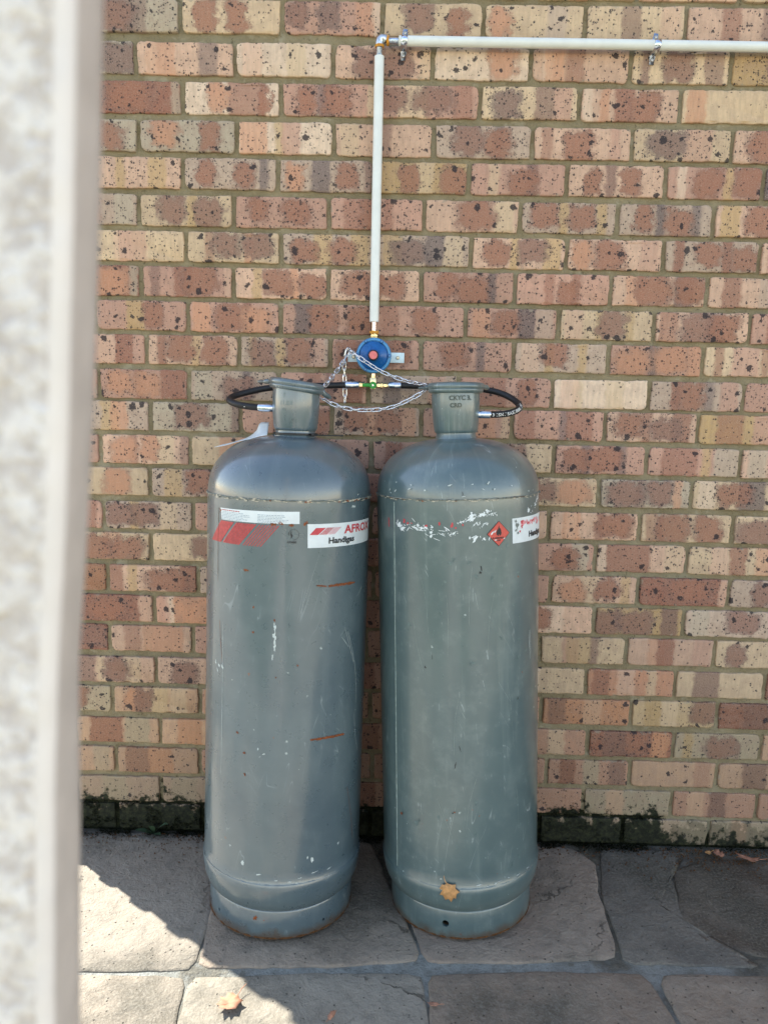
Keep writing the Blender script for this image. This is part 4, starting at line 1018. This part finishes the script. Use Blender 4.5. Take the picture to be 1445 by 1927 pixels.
tag(bp, 'pale zinc bracket plate behind the blue regulator', 'bracket')

# ------------------------------------------------------------------ tee valve and hoses
tv = empty('tee_valve', (-.059, -.040, 1.2355))
bm = bmesh.new(); box(bm, (-.0075, -.0075, -.010), (.0075, .0075, .018), .0012); solid(bm, [(.0056, .018), (.0056, .024)], 18); bmobj('body', bm, M['brass'], tv)
bm = bmesh.new(); solid(bm, [(.0048, -.050), (.0048, .050)], 18, 'x')
for h0, h1, rr in ((-.034, -.024, .0072), (-.0235, -.021, .0088), (.010, .019, .0072), (.0205, .0235, .0090), (.026, .034, .0062)): solid(bm, [(rr, h0), (rr, h1)], 6, 'x')
bmobj('nuts', bm, M['brass'], tv)
bm = bmesh.new(); solid(bm, [(.0088, -.008), (.0090, -.013), (.0080, -.0155)], 28, 'y'); box(bm, (-.026, -.0150, -.0040), (-.004, -.0115, .0040), .0012); h_ = bmobj('green_handle', bm, M['green'], tv)
bm = bmesh.new(); solid(bm, [(.0024, -.0153), (.0022, -.0168)], 14, 'y'); bmobj('handle_screw', bm, M['zinc'], h_)
tag(tv, 'brass tee valve with green handle below the regulator', 'valve')
def ferrule(parent, a, b, rad):
    a, b = Vector(a)-parent.location, Vector(b)-parent.location
    bm = bmesh.new(); P = [a.lerp(b, t) for t in (0, .04, .06, .94, .96, 1)]; tube(bm, P, [rad*.86, rad*.96, rad, rad, rad*.96, rad*.86], 24)
    bmobj('ferrule', bm, M['zinc'], parent)
def hose(path, ends, label):
    h = empty('gas_hose', path[0]); P = catmull(path, 12); bm = bmesh.new(); tube(bm, [p-h.location for p in P], .0075, 20); bmobj('rubber_hose', bm, M['rubber'], h)
    for a, b in ends: ferrule(h, a, b, .0090)
    tag(h, label, 'hose', 'black gas hoses'); return h, P
hl, PL = hose([(-.125, -.045, 1.2345), (-.175, -.058, 1.232), (-.240, -.068, 1.229), (-.305, -.075, 1.224), (-.352, -.092, 1.214), (-.384, -.125, 1.203), (-.388, -.160, 1.194), (-.365, -.186, 1.186), (-.335, -.196, 1.182), (-.312, -.199, 1.180)],
              [((-.094, -.0405, 1.2355), (-.127, -.0455, 1.2345)), ((-.314, -.199, 1.180), (-.272, -.200, 1.180))], 'black gas hose looping out left of the left cylinder guard')
hr, PR = hose([(.008, -.045, 1.2365), (.060, -.058, 1.236), (.130, -.066, 1.235), (.205, -.074, 1.232), (.252, -.090, 1.222), (.281, -.122, 1.205), (.284, -.155, 1.191), (.262, -.178, 1.181), (.235, -.188, 1.177), (.212, -.192, 1.176)],
              [((-.020, -.0405, 1.2357), (.010, -.0455, 1.2365)), ((.214, -.192, 1.176), (.180, -.192, 1.176))], 'black gas hose with white lettering looping right of the right cylinder guard')
def hose_text(parent, P, body, s0, size, rev=True):
    Q = P[::-1] if rev else P
    acc = [0]
    for i in range(1, len(Q)): acc.append(acc[-1]+(Q[i]-Q[i-1]).length)
    def at(s):
        i = 0
        while i < len(acc)-2 and acc[i+1] < s: i += 1
        t = (s-acc[i])/(acc[i+1]-acc[i]); return Q[i].lerp(Q[i+1], t), (Q[i+1]-Q[i]).normalized()
    vs, fs = text_mesh(body, size, .0003, 1.05); out = []
    for x, y in vs:
        p, T = at(s0+x); F = (CAM-p); F = (F-T*F.dot(T)).normalized(); U = F.cross(T); U = U if U.z > 0 else -U
        a = (y-size*.33)/.0075-.15; out.append(p+(F*math.cos(a)+U*math.sin(a))*.0080-parent.location)
    mesh('hose_lettering', out, fs, M['hoseprint'], parent, False)
hose_text(hr, PR, '3 1SN / SAE100R1AT', .004, .0098)
vs, fs = text_mesh('SN', .0075, .0002)
hose_text(hl, PL, '- ', .03, .008)

# ------------------------------------------------------------------ chain
ch = empty('chain', (-.121, -.014, 1.324))
def link_mesh():
    bm = bmesh.new(); Ls, W = .0068, .0043; pts = []
    for k_ in range(8): a = -math.pi/2+math.pi*k_/7; pts.append((Ls+W*math.cos(a), W*math.sin(a), 0))
    for k_ in range(8): a = math.pi/2+math.pi*k_/7; pts.append((-Ls+W*math.cos(a), W*math.sin(a), 0))
    tube(bm, pts, .00145, 7, True); bmesh.ops.recalc_face_normals(bm, faces=bm.faces)
    me = bpy.data.meshes.new('chain_link'); bm.to_mesh(me); bm.free(); me.materials.append(M['chain']); me.polygons.foreach_set('use_smooth', [True]*len(me.polygons)); return me
LK = link_mesh(); crng = random.Random(4)
def strand(path, start=0):
    P = catmull(path, 30); acc = [0]
    for i in range(1, len(P)): acc.append(acc[-1]+(P[i]-P[i-1]).length)
    pit = .0168; n = max(1, round(acc[-1]/pit)); pit = acc[-1]/n; i = 0
    for k_ in range(n):
        s = (k_+.5)*pit
        while i < len(acc)-2 and acc[i+1] < s: i += 1
        t = (s-acc[i])/max(1e-9, acc[i+1]-acc[i]); p = P[i].lerp(P[i+1], t); T = (P[i+1]-P[i]).normalized()
        up = Vector((0, -1, 0.2)); N_ = (up-T*up.dot(T)).normalized(); B = N_.cross(T)
        ang = (k_+start) % 2*math.pi/2+crng.uniform(-.3, .3)+.35
        Z = N_*math.cos(ang)+B*math.sin(ang); Y = Z.cross(T)
        o = link(bpy.data.objects.new('chain_link', LK)); o.parent = ch
        o.matrix_world = Matrix(((T.x, Y.x, Z.x, p.x), (T.y, Y.y, Z.y, p.y), (T.z, Y.z, Z.z, p.z), (0, 0, 0, 1)))
        o.matrix_local = Matrix.Translation(-ch.location) @ o.matrix_world if False else Matrix(((T.x, Y.x, Z.x, p.x-ch.location.x), (T.y, Y.y, Z.y, p.y-ch.location.y), (T.z, Y.z, Z.z, p.z-ch.location.z), (0, 0, 0, 1)))
strand([(-.121, -.030, 1.322), (-.128, -.034, 1.300), (-.142, -.062, 1.274), (-.161, -.11, 1.244), (-.180, -.155, 1.216)])
strand([(-.120, -.034, 1.320), (-.104, -.062, 1.309), (-.074, -.078, 1.289), (-.035, -.080, 1.267), (.016, -.092, 1.249), (.045, -.12, 1.243), (.067, -.148, 1.240)], 1)
strand([(-.179, -.160, 1.212), (-.155, -.165, 1.194), (-.106, -.165, 1.180), (-.056, -.165, 1.179), (-.008, -.165, 1.188), (.035, -.163, 1.208), (.067, -.158, 1.228)])
strand([(-.124, -.022, 1.320), (-.132, -.016, 1.290), (-.131, -.014, 1.250), (-.129, -.014, 1.192)])
bm = bmesh.new(); tube(bm, catmull([(0, .016, 0), (0, -.004, 0), (0, -.014, .001), (0, -.020, -.003), (0, -.016, -.008)], 6), .0022, 10); bmobj('wall_hook', bm, M['galv'], ch)
tag(ch, 'zinc safety chain hooked beside the regulator and slung between the cylinder guards', 'chain')

# ------------------------------------------------------------------ gate post close to the camera
BACK = [(-.110, 1.377), (-.114, 1.303), (-.120, 1.223), (-.124, 1.179), (-.130, 1.123), (-.132, 1.062), (-.137, .950)]
FRNT = [(-.109, 1.363), (-.113, 1.297), (-.118, 1.224), (-.121, 1.185), (-.126, 1.134), (-.130, 1.080), (-.135, .979)]
def at_z(tab, z):
    t = sorted((b, a) for a, b in tab)
    if z <= t[0][0]: return t[0][1]-.045*(t[0][0]-z)
    if z >= t[-1][0]: return t[-1][1]+.045*(z-t[-1][0])
    for (z0, x0), (z1, x1) in zip(t, t[1:]):
        if z0 <= z <= z1: return x0+(x1-x0)*(z-z0)/(z1-z0)
vs, fs = [], []; H_ = 2.1; nz = 420
for j in range(nz+1):
    z = -.02+H_*j/nz; xf, xb = at_z(FRNT, z), at_z(BACK, z)
    sec = []
    W_ = .075
    # front face (rough), rounded arris, smooth side, back, far side
    for i in range(13): sec.append((xf-W_+(W_-.0055)*i/12, -1.6875, 1.0 if 0 < i else .2))
    sec += [(xf-.0012, -1.6855, .3), (xf, -1.6825, .15)]
    for i in range(1, 5): sec.append((xf+(xb-xf)*i/4, -1.6825+(.0275)*i/4, .12))
    sec += [(xb-.003, -1.652, .1), (xb-W_, -1.652, .1)]
    n = len(sec)
    for x, y, am in sec:
        v = Vector((x*70, y*70, z*70)); d = am*.0011*(mnoise.noise(v)+.8*mnoise.noise(v*2.3))
        vs.append((x+(d*.25), y-d, z))
for j in range(nz):
    for i in range(n): a = j*n+i; b = j*n+(i+1) % n; fs.append((a, b, b+n, a+n))
fs.append(tuple(range(n))[::-1]); fs.append(tuple(nz*n+i for i in range(n)))
pst = mesh('gate_post', vs, fs, M['post']); pst.data.materials.append(M['postside']); pst.data.materials.append(M['postedge_lit'])
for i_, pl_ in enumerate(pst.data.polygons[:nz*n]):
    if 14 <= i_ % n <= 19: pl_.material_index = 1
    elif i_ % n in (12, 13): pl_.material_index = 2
tag(pst, 'rough whitewashed gate post, out of focus at the left edge', 'gate post')

# ------------------------------------------------------------------ moss at the wall foot
mr = random.Random(17); vs, fs = [], []
def tuft(x, y, z, s):
    for _ in range(3):
        a = mr.uniform(0, 6.283); l = s*mr.uniform(.6, 1.3); d = Vector((math.cos(a)*.5, -abs(math.sin(a))*.7-.1, mr.uniform(.3, 1))).normalized()
        sd = Vector((-math.sin(a), math.cos(a), .3))*s*.28; c0 = len(vs); b = Vector((x, y, z))
        vs.extend([b-sd, b+sd, b+d*l+sd*.4, b+d*l-sd*.4]); fs.append((c0, c0+1, c0+2, c0+3))
for _ in range(26000):
    x = mr.uniform(-1.0, 1.2)
    if x > .72 and mr.random() < .75: continue
    lim = .036+.075*max(0, .5+mnoise.noise(Vector((x*9, 2.2, 0))))+.02*mnoise.noise(Vector((x*40, 1, 0)))
    if x > .74: lim *= .45
    if mr.random() < .45:
        y = -abs(mr.gauss(0, .016))-.001; z = -.002
        if mnoise.noise(Vector((x*14, y*14, 5))) < -.1: continue
    else:
        z = mr.uniform(0, lim); y = -.001
        if mnoise.noise(Vector((x*24, z*30, 8))) < -.05: continue
    tuft(x, y, z, mr.uniform(.0018, .0055))
ms_ = mesh('moss', vs, fs, M['moss'], None, False); tag(ms_, 'dark green moss creeping up the wall foot', 'moss', None, 'stuff')
# crumbs of soil and leaf litter along the wall
vs, fs = [], []
for _ in range(900):
    x = mr.choice((mr.uniform(-.98, -.45), mr.uniform(.40, 1.15), mr.uniform(.75, 1.1))); y = -abs(mr.gauss(0, .05))-.012; s = mr.uniform(.0010, .0035); c0 = len(vs)
    for v in ((1, 0, 0), (-.6, .8, 0), (-.5, -.9, .1), (.1, .1, 1.0)): vs.append((x+v[0]*s*mr.uniform(.6, 1.3), y+v[1]*s, -.001+v[2]*s))
    fs += [(c0, c0+1, c0+3), (c0+1, c0+2, c0+3), (c0+2, c0, c0+3), (c0, c0+2, c0+1)]
li = mesh('soil_litter', vs, fs, M['rustdark'], None, False); tag(li, 'crumbs of soil and leaf litter along the wall foot', 'litter', None, 'stuff')
